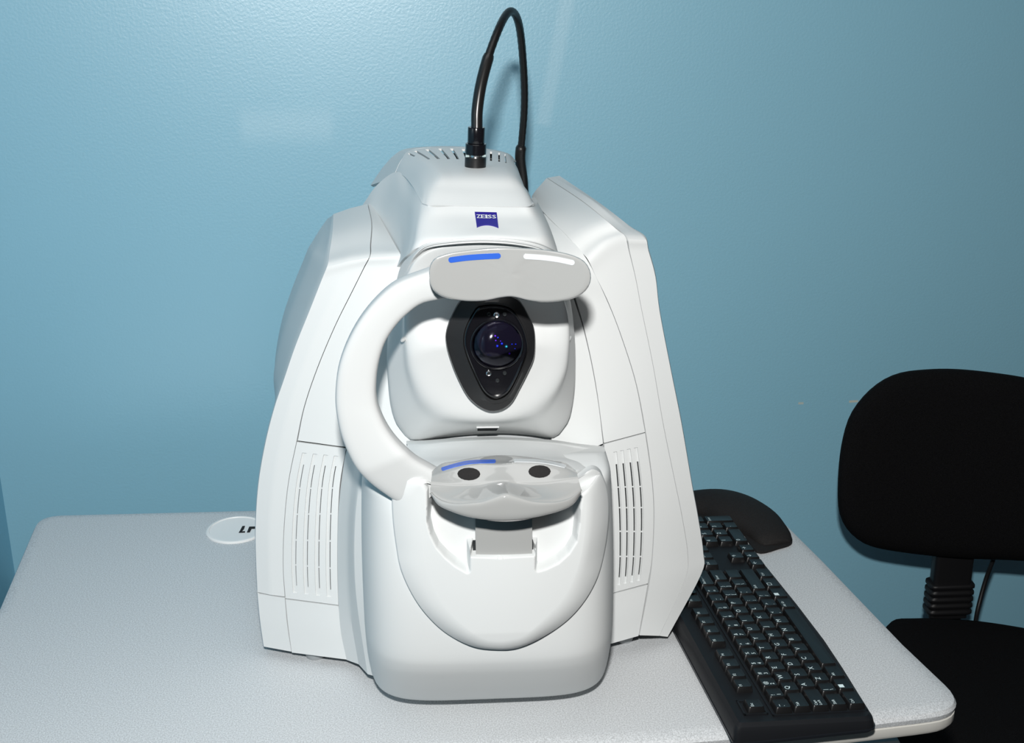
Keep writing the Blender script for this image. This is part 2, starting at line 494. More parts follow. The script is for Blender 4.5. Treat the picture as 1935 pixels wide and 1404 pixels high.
# grommet with two shaped cable openings
gc = at(446, 1002, z=TOP); gr = .0385
bm = bmesh.new()
def circ(c, r, z, n=48): return [Vector((c.x + r * math.cos(2 * math.pi * k / n), c.y + r * math.sin(2 * math.pi * k / n) * 1.0, z)) for k in range(n)]
loft_z(bm, [circ(gc, gr, TOP - .002), circ(gc, gr, TOP + .0015), circ(gc, gr - .0015, TOP + .0025), circ(gc, gr - .004, TOP + .0026), circ(gc, gr - .0045, TOP + .0018), circ(gc, gr - .006, TOP + .0016)])
grm = bm_obj('cable_grommet', bm, GROM, table, sharp=25, label='round off white cable grommet')
def flat_poly(name, pxs, z, h, m_, parent):
    P = [at(x, y, z=z) for x, y in pxs]; n = len(P)
    V = [p + Vector((0, 0, h)) for p in P] + P
    F = [list(range(n)), list(range(2 * n - 1, n - 1, -1))] + [(k, (k + 1) % n, n + (k + 1) % n, n + k) for k in range(n)]
    return mesh_obj(name, V, F, m_, parent)
flat_poly('cable_opening', [(458, 994.5), (463, 994), (461, 1000), (457, 1004.5), (463, 1004), (463, 1006.5), (451, 1007), (453.5, 1003)], TOP + .0017, .0004, DARKIN, grm)
flat_poly('cable_opening', [(471, 995.5), (490, 995), (489, 999), (475.5, 999.5), (472, 1006), (466.5, 1006.5)], TOP + .0017, .0004, DARKIN, grm)
# underframe
for cx in (-.42, .22):
    bm = bmesh.new(); box_bm(bm, (cx, .24, (TOP - .03 + .04) / 2 + .01), (.07, .09, TOP - .03 - .06))
    bm_obj('leg', bm, METALG, table, bevel=.006)
    bm = bmesh.new(); box_bm(bm, (cx, .22, .025), (.075, .50, .05)); bm_obj('foot', bm, METALG, table, bevel=.01)
bm = bmesh.new(); box_bm(bm, (-.1, .24, TOP - .05), (.60, .06, .04)); bm_obj('crossbar', bm, METALG, table, bevel=.004)

# ------------------------------------------------------------------ the scanner
dev = empty('eye_scanner', (-.02, .15, TOP), 'white eye scanning machine with chin rest and lens standing on the grey table', 'scanner')
def yF(x, z):
    a = 0 if z < .86 else .03 * ((min(z, 1.22) - .86) / .31) ** 1.5
    return .077 + .9 * (x + .02) ** 2 + a + .09 * max(0, z - .78)
def onF(px, py, off=0):
    y = .1
    for _ in range(40):
        p = at(px, py, y=y); y = yF(p.x, p.z) + off
    return at(px, py, y=y)
def FR(lst): return [onF(*q) for q in lst]

# core
zs = [.742, .80, .86, .93, 1.00, 1.06, 1.11, 1.150, 1.163]
lx = [(.742, -.240), (.80, -.2475), (.84, -.247), (.94, -.2385), (1.03, -.216), (1.10, -.184), (1.165, -.147)]
rx = [(.742, .150), (.80, .200), (.86, .218), (.93, .200), (1.03, .185), (1.10, .169), (1.19, .156)]
def crisp(rows, k, t=.34):
    """tightens the bend at control row k"""
    out = list(rows)
    after = [lerp(a, b, t) for a, b in zip(rows[k], rows[k + 1])]; before = [lerp(a, b, t) for a, b in zip(rows[k], rows[k - 1])]
    return out[:k] + [before, out[k], after] + out[k + 1:]
def interp(T, z):
    for (a, va), (b, vb) in zip(T, T[1:]):
        if z <= b: return va + (vb - va) * max(0, (z - a)) / (b - a)
    return T[-1][1]
secs = []
for z in zs:
    xl, xr = interp(lx, z) + .007, interp(rx, z) - .012
    row = [Vector((xl + (xr - xl) * k / 10, yF(xl + (xr - xl) * k / 10, z) + .0095, z)) for k in range(11)]
    yb = .40
    row += [Vector((xr - .01, yb - .02, z)), Vector((xr - .04, yb, z)), Vector((xl + .03, yb, z)), Vector((xl + .004, yb - .03, z))]
    secs.append(row)
bm = bmesh.new(); loft_z(bm, secs)
bm_obj('housing_core', bm, CORE, dev)
for fx, fy in ((595, 1246), (1180, 1215)):
    p = at(fx, fy - 3, z=TOP + .004); p.y += .012
    bm = bmesh.new(); loft_z(bm, [circ(p, .011, TOP + .0004, 20), circ(p, .012, TOP + .005, 20), circ(p, .012, TOP + .016, 20)])
    bm_obj('rubber_foot', bm, mat('foot_rubber', (.30, .32, .33), .5) if fx == 595 else bpy.data.materials['foot_rubber'], dev, sharp=40)
for fx in (-.2, .15):
    p = Vector((fx, .37, 0)); bm = bmesh.new(); loft_z(bm, [circ(p, .011, TOP + .0004, 20), circ(p, .012, TOP + .005, 20), circ(p, .012, TOP + .016, 20)])
    bm_obj('rubber_foot', bm, bpy.data.materials['foot_rubber'], dev, sharp=40)
G = .00035
# ---- left outer shell: back edge, ridge, front face to the seam
seamBL = [(695, 385), (702, 421), (699, 483), (666, 549), (633, 615.5), (600, 694), (575, 768), (560.6, 834.5), (545, 912), (537, 993), (535, 1070), (538.5, 1128)]
ridgeL = [(628, 405), (626, 440), (617, 500), (583, 587), (556, 655), (534, 720), (517, 770), (500.5, 834), (487, 912), (481.5, 993), (482.5, 1060), (485, 1119)]
RT = sorted([(b_[1], b_[0]) for b_ in ridgeL] + [(1172, 490), (1222, 497)])
def hidden_back(z, py):
    """rear edge of the side at height z, just inside the outline set by the front ridge"""
    for _ in range(40):
        p = at(interp(RT, max(py, RT[0][0])) + (1 if z > .87 else 3), py, y=.40); py -= (z - p.z) * 1200
    return Vector((p.x, .40, z))
rows = []
for i, (a, b) in enumerate(zip(seamBL, ridgeL)):
    if i < 2:
        ys = (.34, .24)[i]; A = at(*a, y=ys); B = at(*b, y=ys - .005)
    else:
        A = onF(*a); B = onF(*b)
    # rounded corner then the side running to the back
    zc = B.z
    if i == 0: mid = B + Vector((-.001, .006, -.003)); far = at(619, 413, y=.41); back = lerp(mid, far, .5)
    elif i == 1: mid = B + Vector((-.002, .004, -.003)); far = at(604, 434, y=.40); back = lerp(mid, far, .5)
    else:
        sil = {2: (582, 470), 3: (552, 545), 4: (531, 612), 5: (519, 692)}.get(i)
        far = at(*sil, y=.40) if sil else hidden_back(B.z - {6: .085, 7: .06, 8: .035, 9: .015}.get(i, 0), b[1])
        mid = B + (far - B).normalized() * .006; back = lerp(B, far, .5) + Vector((-.005 if i < 6 else -.001, 0, 0))
    rows.append([A, lerp(A, B, .5) + (Vector((0, -.0015, 0)) if i > 2 else Vector((0, 0, .001))), lerp(A, B, .97), mid, back, far])
patch('left_outer_shell', crisp(rows, 2), WHITE, dev, th=.004, nu=5, nv=5, gap=G, linu=True, sharp=28)
rows = []
for a, b in (((538.5, 1129.5), (485, 1120.5)), ((543, 1180), (490, 1172)), ((551, 1232), (497, 1222))):
    A, B = onF(*a), onF(*b)
    far = hidden_back(B.z, b[1]); mid = lerp(B, far, .02)
    rows.append([A, lerp(A, B, .5), lerp(A, B, .97), mid, lerp(B, far, .5), far])
patch('left_corner_skirt', rows, WHITE, dev, th=.004, nu=4, nv=4, gap=G, linu=True, sharp=28)
# ---- left vent panel with four louvred slots
vl = [(560.6, 834.5), (545, 912), (537, 993), (535, 1070), (539, 1131)]
vr = [(655, 847), (643, 912), (638.5, 993), (638, 1080), (640, 1144)]
def ventrows(L_, R_, n=4):
    return [[onF(lerp(a[0], b[0], k / n), lerp(a[1], b[1], k / n)) for k in range(n + 1)] for a, b in zip(L_, R_)]
def slots(xs, v0, v1, hw, su, nseg=5, q=.045):
    H, D = [], []
    for x in xs:
        D.append((x - hw, x + hw, v0, v1, .0016))
        a, b = v0 + (v1 - v0) * .085, v1 - (v1 - v0) * .06
        for k in range(nseg):
            s = (b - a) / nseg
            H.append((x + su - q, x + su + q, a + k * s, a + (k + 1) * s - (.028 if k < nseg - 1 else 0)))
    return H, D
H, D = slots([.78, 1.63, 2.48, 3.30], .26, 3.78, .17, .12)
patch('vent_panel', ventrows(vl, vr), WHITE, dev, th=.003, nu=5, nv=5, gap=G, holes=H, dents=D, sharp=25, label='left white panel with four tall vent slots')
patch('lower_panel', [[onF(lerp(a[0], b[0], k / 4), lerp(a[1], b[1], k / 4)) for k in range(5)] for a, b in (((539, 1132), (640, 1145)), ((544, 1182), (647, 1196)), ((551, 1233.5), (656, 1247)))],
      WHITE, dev, th=.003, gap=G)
VB = [[p + Vector((0, .0075, 0)) for p in r_][:] for r_ in ventrows([(x + 6, y + 4) for x, y in vl], [(x - 4, y + 4) for x, y in vr])]
patch('vent_backing', VB, DARKIN, dev, th=.001, nu=3, nv=3)
# ---- left inner panel (bends at the top)
La = [(695.5, 385), (703, 421), (699.5, 483), (666.5, 549), (633.5, 615.5), (600.5, 694), (575.5, 768), (562, 833)]
Ra = [(703, 385), (730, 432), (757, 480), (778, 545), (782, 610), (782, 694), (790, 768), (800, 838)]
rows = []
for i, (a, b) in enumerate(zip(La, Ra)):
    r = []
    for k in range(6):
        q = (lerp(a[0], b[0], k / 5), lerp(a[1], b[1], k / 5))
        r.append(at(*q, y=(.34, .24)[i]) if i < 2 else onF(*q))
    rows.append(r)
rows[-1] = [onF(*q) for q in ((562, 833), (600, 838), (640, 843.5), (690, 848), (745, 850), (800, 850))]
patch('left_cheek_panel', crisp(rows, 2), WHITE, dev, th=.004, nu=4, nv=5, gap=G, sharp=28)

# ---- right side
seamA = [(1085, 566), (1102, 619), (1119, 692), (1132, 769), (1140.5, 838)]
mr = [(1040, 566), (1050, 619), (1055, 692), (1050, 769), (1040, 846)]
top_ext = [((1050, 470), (1015, 470)), ((1066, 520), (1030, 520))]
rows = [[onF(lerp(b[0], a[0], k / 4), lerp(b[1], a[1], k / 4)) for k in range(5)] for a, b in top_ext + list(zip(seamA, mr))]
rows[-1] = [onF(*q) for q in ((1040, 846), (1066, 846), (1092, 848), (1122, 845.5), (1140, 838.5))]
patch('right_cheek_panel', rows, WHITE, dev, th=.004, nu=4, nv=5, gap=G, sharp=28)
seamB = [(1110, 491), (1151, 576.5), (1177, 645), (1202, 726), (1219.5, 817)]
sA2 = [(1066, 505), (1086, 560), (1104, 622), (1125, 722), (1141, 838)]
rows = []
for i, (a, b) in enumerate(zip(sA2, seamB)):
    rows.append([onF(lerp(a[0], b[0], k / 4), lerp(a[1], b[1], k / 4)) for k in range(5)])
back1 = [at(x, y, y=.27) for x, y in ((1005, 405), (1012, 407), (1018, 406), (1024, 405), (1028, 403))]
back2 = [at(x, y, y=.20) for x, y in ((1030, 447), (1040, 447), (1048, 444), (1057, 441), (1066, 438))]
patch('right_inner_panel', [back1, back2] + rows, WHITE, dev, th=.004, nu=4, nv=5, gap=G, sharp=28)
vl = [(1141, 838), (1160, 912), (1172, 977), (1178, 1055), (1178, 1116)]
vr = [(1219.5, 818), (1232, 908), (1235.5, 977), (1232, 1055), (1224.6, 1103)]
vl2 = [(1141, 839), (1146, 912), (1150, 977), (1152, 1055), (1150, 1123)]
H, D = slots([1.0, 1.62, 2.27, 2.93], .26, 3.80, .16, .06, q=.07)
patch('vent_panel', ventrows(vl2, vr), WHITE, dev, th=.003, nu=5, nv=5, gap=G, holes=H, dents=D, sharp=25, label='right white panel with tall vent slots partly behind the nose')
patch('lower_panel', [[onF(lerp(a[0], b[0], k / 4), lerp(a[1], b[1], k / 4)) for k in range(5)] for a, b in (((1150, 1124), (1224.4, 1104.5)), ((1145, 1170), (1216, 1152)), ((1140, 1221), (1207, 1202)))],
      WHITE, dev, th=.003, gap=G)
patch('vent_backing', [[p + Vector((0, .0075, 0)) for p in r_] for r_ in ventrows([(x + 4, y + 4) for x, y in vl2], [(x - 6, y + 4) for x, y in vr])], DARKIN, dev, th=.001, nu=3, nv=3)
# shell B-C
B_ = [(1110.5, 491), (1151.5, 576.5), (1177.5, 645), (1202.5, 726), (1220, 817), (1232.5, 908), (1236, 977), (1232.5, 1055), (1225.5, 1110), (1208, 1201)]
C_ = [(1182, 447), (1201, 525), (1212, 583), (1234, 690), (1253, 800), (1275, 908), (1289, 977), (1300, 1052), (1293, 1100), (1246, 1202)]
E_ = [(1217, 443), (1240, 523), (1248, 590), (1269, 700), (1289, 800), (1308, 912), (1320, 977), (1330, 1045), (1326, 1085), (1262, 1204)]
rows = [[at(x, y, y=.42) for x, y in ((1004, 372), (1012, 360), (1020, 351), (1027, 343), (1033, 336))],
        [at(x, y, y=.27) for x, y in ((1028, 403), (1045, 395), (1062, 389), (1080, 383), (1097, 378))],
        [at(x, y, y=.19) for x, y in ((1070, 445), (1088, 434), (1107, 425), (1125, 418), (1142, 413))]]
rows.append([onF(lerp(B_[0][0], C_[0][0], k / 4), lerp(B_[0][1], C_[0][1], k / 4) - (0, 6, 9, 6, 0)[k]) for k in range(5)])
for a, b in zip(B_[1:], C_[1:]): rows.append([onF(lerp(a[0], b[0], k / 4), lerp(a[1], b[1], k / 4)) for k in range(5)])
patch('right_side_shell', crisp(rows, 3), WHITE, dev, th=.004, nu=4, nv=5, gap=G, sharp=28)
# shell C-E wraps the edge: narrow front face, rounded corner, short return to the back
rows = []
p0 = [at(x, y, y=.42) for x, y in ((1033.5, 336), (1045, 334), (1057, 332))]
rows.append([p0[0], p0[1], p0[2], p0[2] + Vector((.002, 0, -.008)), p0[2] + Vector((.003, 0, -.05)), p0[2] + Vector((.003, 0, -.11))])
p1 = [at(1098, 378, y=.27), at(1116, 376, y=.27), at(1131, 382, y=.27)]
rows.append([p1[0], p1[1], p1[2], p1[2] + Vector((.002, .003, -.006)), lerp(p1[2], Vector((p0[2].x + .008, .42, p0[2].z - .13)), .5), Vector((p0[2].x + .008, .42, p0[2].z - .13))])
for i, (a, b) in enumerate(zip(C_, E_)):
    A, B = onF(*a), onF(*b); y2 = .42
    if i == 0:
        A = onF(1183, 447); B = onF(1220, 449)
    far = Vector((B.x - .045, y2, B.z - {0: .15, 1: .10, 2: .06, 3: .02}.get(i, 0)))
    mid = B + Vector((.0005, .006, 0)); 
    rows.append([A, lerp(A, B, .5), lerp(A, B, .96), mid, lerp(B, far, .5), far])
patch('right_edge_shell', crisp(rows, 2), WHITE, dev, th=.004, nu=5, nv=5, gap=G, linu=True, sharp=28)

# ---- head cover, lower piece (carries the badge)
def PT(l): return [at(a, b, y=c) for a, b, c in l]
bvhL = []
hl = [
 [(686, 386, .36), (712, 350, .35), (747, 325, .33), (770, 337, .28), (787, 361, .19), (809, 389, .133), (860, 390, .13), (920, 391, .13), (975, 392, .13), (1006, 391, .138), (1016, 384, .20), (1010, 372, .28)],
 [(700, 412, .31), (722, 390, .30), (748, 366, .27), (768, 372, .22), (788, 389, .155), (805, 408, .120), (858, 408, .118), (922, 409, .118), (985, 410, .119), (1015, 408, .13), (1028, 406, .18), (1022, 400, .26)],
 [(722, 448, .24), (736, 430, .235), (752, 412, .22), (768, 412, .18), (783, 422, .13), (799, 430, .105), (856, 427, .101), (922, 427, .101), (993, 428, .102), (1026, 427, .115), (1039, 430, .16), (1034, 430, .24)],
 [(748, 484, .17), (753, 470, .165), (760, 460, .155), (768, 459, .13), (778, 458, .105), (795, 452, .090), (855, 445, .085), (922, 442, .084), (998, 446, .086), (1035, 448, .099), (1049, 458, .14), (1046, 462, .22)],
 [(745, 512, .150), (749, 505, .145), (755, 498, .135), (761, 490, .115), (770, 482, .098), (790, 468, .086), (856, 452.5, .080), (922, 449.5, .079), (1000, 455, .081), (1042, 470, .092), (1055, 480, .12), (1054, 485, .20)],
]
patch('head_cover', [PT(r) for r in hl], WHITE, dev, th=.004, nu=5, nv=6, sharp=40, keep_bvh=bvhL)
# upper piece with ten slots
uh = [
 [(748, 324, .34), (758, 303, .345), (774, 284.5, .36), (826, 278, .36), (878, 279, .36), (928, 284, .36), (957, 290, .355), (968, 301, .345), (978, 318, .335)],
 [(765, 335, .285), (784, 315, .28), (808, 304, .265), (848, 303, .26), (886, 304, .26), (928, 306, .26), (960, 311, .258), (977, 322, .255), (986, 340, .26)],
 [(779, 352, .22), (799, 337, .205), (828, 329, .186), (855, 328, .185), (890, 328, .185), (930, 329, .185), (965, 331, .188), (984, 342, .195), (994, 360, .215)],
 [(789, 369, .175), (803, 359, .165), (822, 356, .156), (855, 357, .155), (890, 358, .155), (935, 359, .155), (976, 360, .158), (996, 366, .162), (1005, 378, .172)],
 [(796, 382, .145), (801, 385.5, .138), (812, 387.5, .131), (852, 388.5, .13), (890, 388.5, .13), (935, 389.5, .13), (985, 390.5, .131), (1001, 389.5, .136), (1009, 384, .150)],
]
bvhU = []
hs = []
for k, x in enumerate((1.78, 2.17, 2.60, 3.05, 3.49, 3.93, 4.32, 4.66, 5.00, 5.44, 5.87)):
    hw_ = .06 if x < 4 else .05
    hs.append((x - hw_, x + hw_, .12, .90 if k else .45))
patch('vent_cover', [PT(r) for r in uh], WHITE, dev, th=.0025, nu=6, nv=6, sharp=30, gap=.0003, holes=hs, keep_bvh=bvhU, label='white top cover with a row of slots')
patch('vent_backing', [[p + Vector((0, .004, -.011)) for p in PT(r)][1:8] for r in uh[:4]], DARKIN, dev, th=.002, nu=3, nv=3)
# step under the front lip of the vent cover is the head cover; rear piece behind the rib
re_ = [
 [(700, 350, .44), (722, 318, .44), (745, 293, .44), (770, 280.5, .45), (826, 276, .45), (878, 277, .45), (928, 282, .45), (960, 290, .44), (975, 305, .43)],
 [(722, 342, .39), (738, 316, .39), (757, 292, .40), (776, 281, .41), (826, 276.6, .41), (878, 277.6, .41), (928, 282.6, .41), (960, 290, .40), (975, 305, .39)],
 [(747, 325, .345), (757, 304, .35), (773, 285.5, .362), (800, 279.5, .364), (845, 278, .364), (880, 279, .364), (928, 284, .364), (957, 291, .36), (968, 303, .35)],
]
patch('rear_cover', [PT(r) for r in re_], WHITE, dev, th=.004, nu=4, nv=4, sharp=35)
# closing body inside the head so nothing is see-through from the side
secs = []
for z, x0, x1, y0, y1 in ((1.10, -.10, .085, .20, .42), (1.15, -.095, .075, .20, .43), (1.18, -.085, .060, .20, .43), (1.205, -.068, .042, .19, .42), (1.222, -.05, .030, .19, .42)):
    secs.append(rounded([Vector((x0, y0, z)), Vector((x1, y0, z)), Vector((x1, y1, z)), Vector((x0, y1, z))], [.03] * 4, 4))
bm = bmesh.new(); loft_z(bm, secs); bm_obj('head_core', bm, WHITE, dev)
# badge
def quadpx(c, s, t):
    a = (lerp(c[0][0], c[1][0], s), lerp(c[0][1], c[1][1], s)); b = (lerp(c[3][0], c[2][0], s), lerp(c[3][1], c[2][1], s))
    return lerp(a[0], b[0], t), lerp(a[1], b[1], t)
lc = [(897, 401.5), (938.5, 402.5), (942, 431.5), (901, 430.5)]
up_, dn_ = [], []
for k in range(13):
    s = k / 12
    up_.append(quadpx(lc, s, 0)); dn_.append(quadpx(lc, s, 1 - .17 * (1 - (2 * s - 1) ** 2)))
badge = decal('badge', bvhL[0], (up_, dn_), LOGOB, dev, h=.0010, label='small dark blue square badge with white letters')
def text_mesh(body, size=1.0):
    cu = bpy.data.curves.new('txt', 'FONT'); cu.body = body; cu.size = size; cu.resolution_u = 2
    ob = bpy.data.objects.new('txt', cu)
    me = bpy.data.meshes.new_from_object(ob)
    V = [v.co.copy() for v in me.vertices]; F = [list(p.vertices) for p in me.polygons]
    bpy.data.objects.remove(ob); bpy.data.curves.remove(cu); bpy.data.meshes.remove(me)
    return V, F
VV, FF = [], []
for ch_, s0_, s1_ in (('Z', .055, .235), ('E', .265, .425), ('I', .465, .535), ('S', .575, .735), ('S', .775, .935)):
    V, F = text_mesh(ch_)
    mnx, mxx = min(v.x for v in V), max(v.x for v in V); mny, mxy = min(v.y for v in V), max(v.y for v in V)
    for dx in (-.010, .010):
        b0 = len(VV)
        for v in V:
            s = s0_ + (s1_ - s0_) * ((v.x - mnx) / (mxx - mnx)) + dx; t = .435 - .235 * ((v.y - mny) / (mxy - mny))
            VV.append(drape(bvhL[0], *quadpx(lc, s, t), .0013 + (dx + .01) * .006))
        FF += [[i + b0 for i in f] for f in F]
    if ch_ in 'IE':
        for t_ in (.213, .420):
            b0 = len(VV); x0_, x1_ = s0_ - .025, (s1_ + .025 if ch_ == 'I' else s0_ + .06)
            for (s, t) in ((x0_, t_ - .006), (x1_, t_ - .006), (x1_, t_ + .020), (x0_, t_ + .020)): VV.append(drape(bvhL[0], *quadpx(lc, s, t), .0014))
            FF.append([b0, b0 + 1, b0 + 2, b0 + 3])
mesh_obj('lettering', VV, FF, WPRINT, badge, recalc=False)
# arch lip under the head cover
arch_o = [(748, 534, .128), (759, 500, .112), (781, 478, .090), (805, 460.5, .084), (859, 452, .080), (919, 449.5, .079), (979, 454, .080), (1030, 466, .085), (1058, 490, .095), (1078, 530, .11)]
arch_m = [(762, 533, .106), (773, 503, .093), (786, 482, .083), (808, 465, .077), (860, 457, .073), (919, 454.5, .072), (979, 459, .073), (1027, 471, .078), (1053, 494, .09), (1072, 533, .104)]
arch_i = [(768, 536, .116), (779, 507, .104), (791, 487, .095), (812, 470, .089), (861, 462.5, .085), (919, 460, .084), (978, 464.5, .085), (1023, 476, .09), (1048, 498, .10), (1066, 536, .114)]
patch('arch_lip', [PT(arch_o), PT(arch_m), PT(arch_i)], SMOOTHW, dev, th=.003, nu=5, nv=4, sharp=50)

# ---- camera window: domed face with bevelled rim
mo = [(778.5, 832), (760, 815), (748, 798), (738, 765), (733, 720), (731, 670), (735, 620), (748, 570), (765, 525), (785, 490), (815, 470), (861, 461), (919, 459), (978, 463), (1026, 474), (1052, 497), (1068, 535), (1080, 580), (1086, 640), (1087, 690), (1085, 740), (1076, 790), (1060, 815), (1045, 829), (1000, 825), (949, 823), (890, 825), (830, 829)]
mi = [(842, 777), (812, 757), (796, 735), (782, 700), (776, 665), (772, 625), (772, 590), (785, 560), (800, 535), (820, 512), (845, 500), (875, 495), (919, 493), (965, 495), (1005, 502), (1035, 520), (1054, 555), (1066, 590), (1071, 625), (1070, 660), (1064, 700), (1046, 735), (1020, 760), (995, 775), (965, 785), (931, 789), (895, 788), (865, 784)]
def yM(p): return 0
cM = at(925, 640, y=.07)
def ywin(x, z): return lerp(.104, .088, max(0, min(1, (z - 1.13) / .05)))
def on(px, py, f):
    y = f(0, .9)
    for _ in range(30):
        p = at(px, py, y=y); y = f(p.x, p.z)
    return at(px, py, y=y)
Ro = angular([on(x, y, ywin) for x, y in mo], 120, cM)
def yplate(x, z): return .060 + 1.1 * (x + .004) ** 2 + .55 * max(0, z - 1.10) ** 1.2 * 1.2
Pi = []
for x, y in mi:
    yy = .06
    for _ in range(20): q = at(x, y, y=yy); yy = yplate(q.x, q.z)
    Pi.append(q)
Ri = angular(Pi, 120, cM)
Rm = [lerp(a, b, .62) + Vector((0, -.001, 0)) for a, b in zip(Ro, Ri)]
Rq = [lerp(a, b, .12) + Vector((0, -.002, 0)) for a, b in zip(Ro, Ri)]
capc = Vector((cM.x, yplate(cM.x, cM.z) , cM.z))
Rk = [Vector((lerp(p.x, cM.x, .35), yplate(lerp(p.x, cM.x, .35), lerp(p.z, cM.z, .35)), lerp(p.z, cM.z, .35))) for p in Ri]
bvhM = []
ax0 = at(928, 804, y=.088)
def chamf(p):
    za = ax0.z - 3.9 * (p.x - ax0.x) ** 2
    return p + Vector((0, .32 * max(0, za - p.z), 0)) if p.z < 1.06 else p
rings('camera_window', [Ro, Rq, Rm, Ri, Rk], SMOOTHW, dev, cap=capc, sub=7, disp=chamf, back=.03, sharp=40, keep_bvh=bvhM, capsub=6)
# sensor slot below the lens: recess frame, light sill, dark opening
a, b = [(901, 807), (942, 806)], [(901, 816), (938, 815)]
slot = decal('card_slot', bvhM[0], ([(900.5, 806.5), (921, 806.3), (943, 806)], [(901, 816.5), (920, 816), (938, 815.5)]), SMOOTHW, dev, h=.0012)
decal('slot_opening', bvhM[0], ([(902, 807.5), (921, 807), (941, 807)], [(902, 811.5), (920, 811.2), (938, 811)]), DARKIN, slot, h=.0016)
# little pegs at the window's sides
for x, y in ((765, 640), (1077, 640)):
    p = drape(bvhM[0], x, y); 
    if p is None: p = onF(x, y, -.01)
    tube('peg', [p + Vector((0, .004, 0)), p + Vector((-.002, -.004, 0)), p + Vector((-.003, -.006, 0))], [.0022, .0022, .0012], SMOOTHW, dev, n=10)
tri_a = [(830, 824), (860, 818), (890, 811.5), (920, 805), (950, 804), (980, 809), (1010, 816), (1040, 823)]

# ---- black lens bezel
bo = [(870, 568), (851.5, 601), (842, 629), (843, 651), (850, 677), (862.6, 710), (881, 745.5), (898, 764), (916, 775), (931, 778), (950, 774), (968, 760), (983, 732.6), (998, 703), (1009, 677), (1011.7, 651), (1010, 623), (1002, 603), (987, 575), (972, 562), (940, 554), (895, 556)]
cb = at(936, 655, y=.045)
def tr(pts, y, n=96, c=None): return angular([at(x, q, y=y) for x, q in pts], n, at(936, 655, y=y))
def shift(pts, k, dx=0, dy=0, c=(936, 650)): return [(c[0] + (x - c[0]) * k + dx, c[1] + (y - c[1]) * k + dy) for x, y in pts]
bi = [(900, 586), (883, 618), (878, 644), (883, 670), (898, 707), (912.6, 736), (925.5, 749), (940, 752), (957, 744), (970, 725), (988, 686), (996, 660), (994, 640), (985, 614), (968, 588), (950, 580), (931, 578), (912.6, 580)]
bezel = rings('lens_bezel', [tr(bo, .066), tr(bo, .050), tr(shift(bo, .985, 0, 0), .0465), tr(shift(bo, .90, 3, -1), .0445), tr(shift(bi, 1.10, -1, 0), .0405), tr(shift(bi, 1.04, -.5, 0), .0395), tr(shift(bi, 1.02), .044)], BLACKP, dev, back=.002, lin=True, sharp=22,
              label='black teardrop surround of the lens')
plate = rings('inner_plate', [tr(shift(bi, 1.0), .046), tr(shift(bi, 1.0), .0365), tr(shift(bi, .97), .0352), tr(shift(bi, .94), .0358), tr(shift(bi, .90), .0358)], BLACKG, bezel, back=.002, lin=True, sharp=22)
lc0 = at(939, 649, y=.036); R0 = .0232
def ringc(r, y, n=48): return [Vector((lc0.x + r * math.cos(2 * math.pi * k / n), y, lc0.z + r * math.sin(2 * math.pi * k / n))) for k in range(n)]
rings('lens_ring', [ringc(R0 + .002, .037), ringc(R0 + .002, .0325), ringc(R0 + .0012, .0318), ringc(R0, .0325), ringc(R0 - .0006, .036)], BLACKG, bezel, lin=True, sharp=30)
# glass dome: clear with a coated reflection, over a dark barrel with added beads that imitate blue reflections
gm = bpy.data.materials.new('coated_lens_glass'); gm.use_nodes = True; nt = gm.node_tree
for n_ in list(nt.nodes): nt.nodes.remove(n_)
out = nt.nodes.new('ShaderNodeOutputMaterial'); mx = nt.nodes.new('ShaderNodeMixShader'); tr_ = nt.nodes.new('ShaderNodeBsdfTransparent'); gl = nt.nodes.new('ShaderNodeBsdfGlossy')
gl.inputs['Roughness'].default_value = .11; gl.inputs['Color'].default_value = (.85, .85, 1, 1)
fr_ = nt.nodes.new('ShaderNodeFresnel'); fr_.inputs['IOR'].default_value = 1.45
nt.links.new(fr_.outputs[0], mx.inputs[0]); nt.links.new(tr_.outputs[0], mx.inputs[1]); nt.links.new(gl.outputs[0], mx.inputs[2]); nt.links.new(mx.outputs[0], out.inputs[0])
LR = .032                                         # radius of curvature
def dome_y(r, h=.0): return .0335 - (math.sqrt(LR * LR - r * r) - math.sqrt(LR * LR - R0 * R0)) + h
bar = rings('lens_barrel', [ringc(R0 - .0003, .0345), ringc(R0 - .002, .036), ringc(R0 * .75, .0365), ringc(R0 * .74, .0350), ringc(R0 * .60, .0368)], mat('lens_barrel_black', (.002, .001, .008), .4, spec=.2), bezel, cap=Vector((lc0.x, .037, lc0.z)), lin=True, sharp=30)
rings('lens_glass', [ringc(R0 - .0002, .0345)] + [ringc(R0 * k, dome_y(R0 * k)) for k in (.99, .9, .78, .62, .45, .3, .15)], gm, bezel, cap=Vector((lc0.x, dome_y(0), lc0.z)), lin=True, sharp=60, disp=lambda p: p + Vector((0, .28 * (p.x - lc0.x) * (1 - min(1, ((p.x - lc0.x) ** 2 + (p.z - lc0.z) ** 2) / R0 ** 2)), 0)), label='domed glass lens with blue reflections')
BEAD = mat('blue_reflection_bead', (.03, .06, 1.0), .5, metal=1)  # bead colours stand in for reflections inside the lens
BEADV = mat('violet_reflection_bead', (.25, .05, 1.0), .5, metal=1)
BEADC = mat('cyan_reflection_bead', (.05, .5, .7), .5, metal=1)
def bead(px, py, r, m_):
    c = at(px, py, y=.0325); bm = bmesh.new()
    bmesh.ops.create_uvsphere(bm, u_segments=12, v_segments=8, radius=r); bmesh.ops.translate(bm, verts=bm.verts, vec=c)
    bm_obj('reflection_bead', bm, m_, bezel, sharp=80)
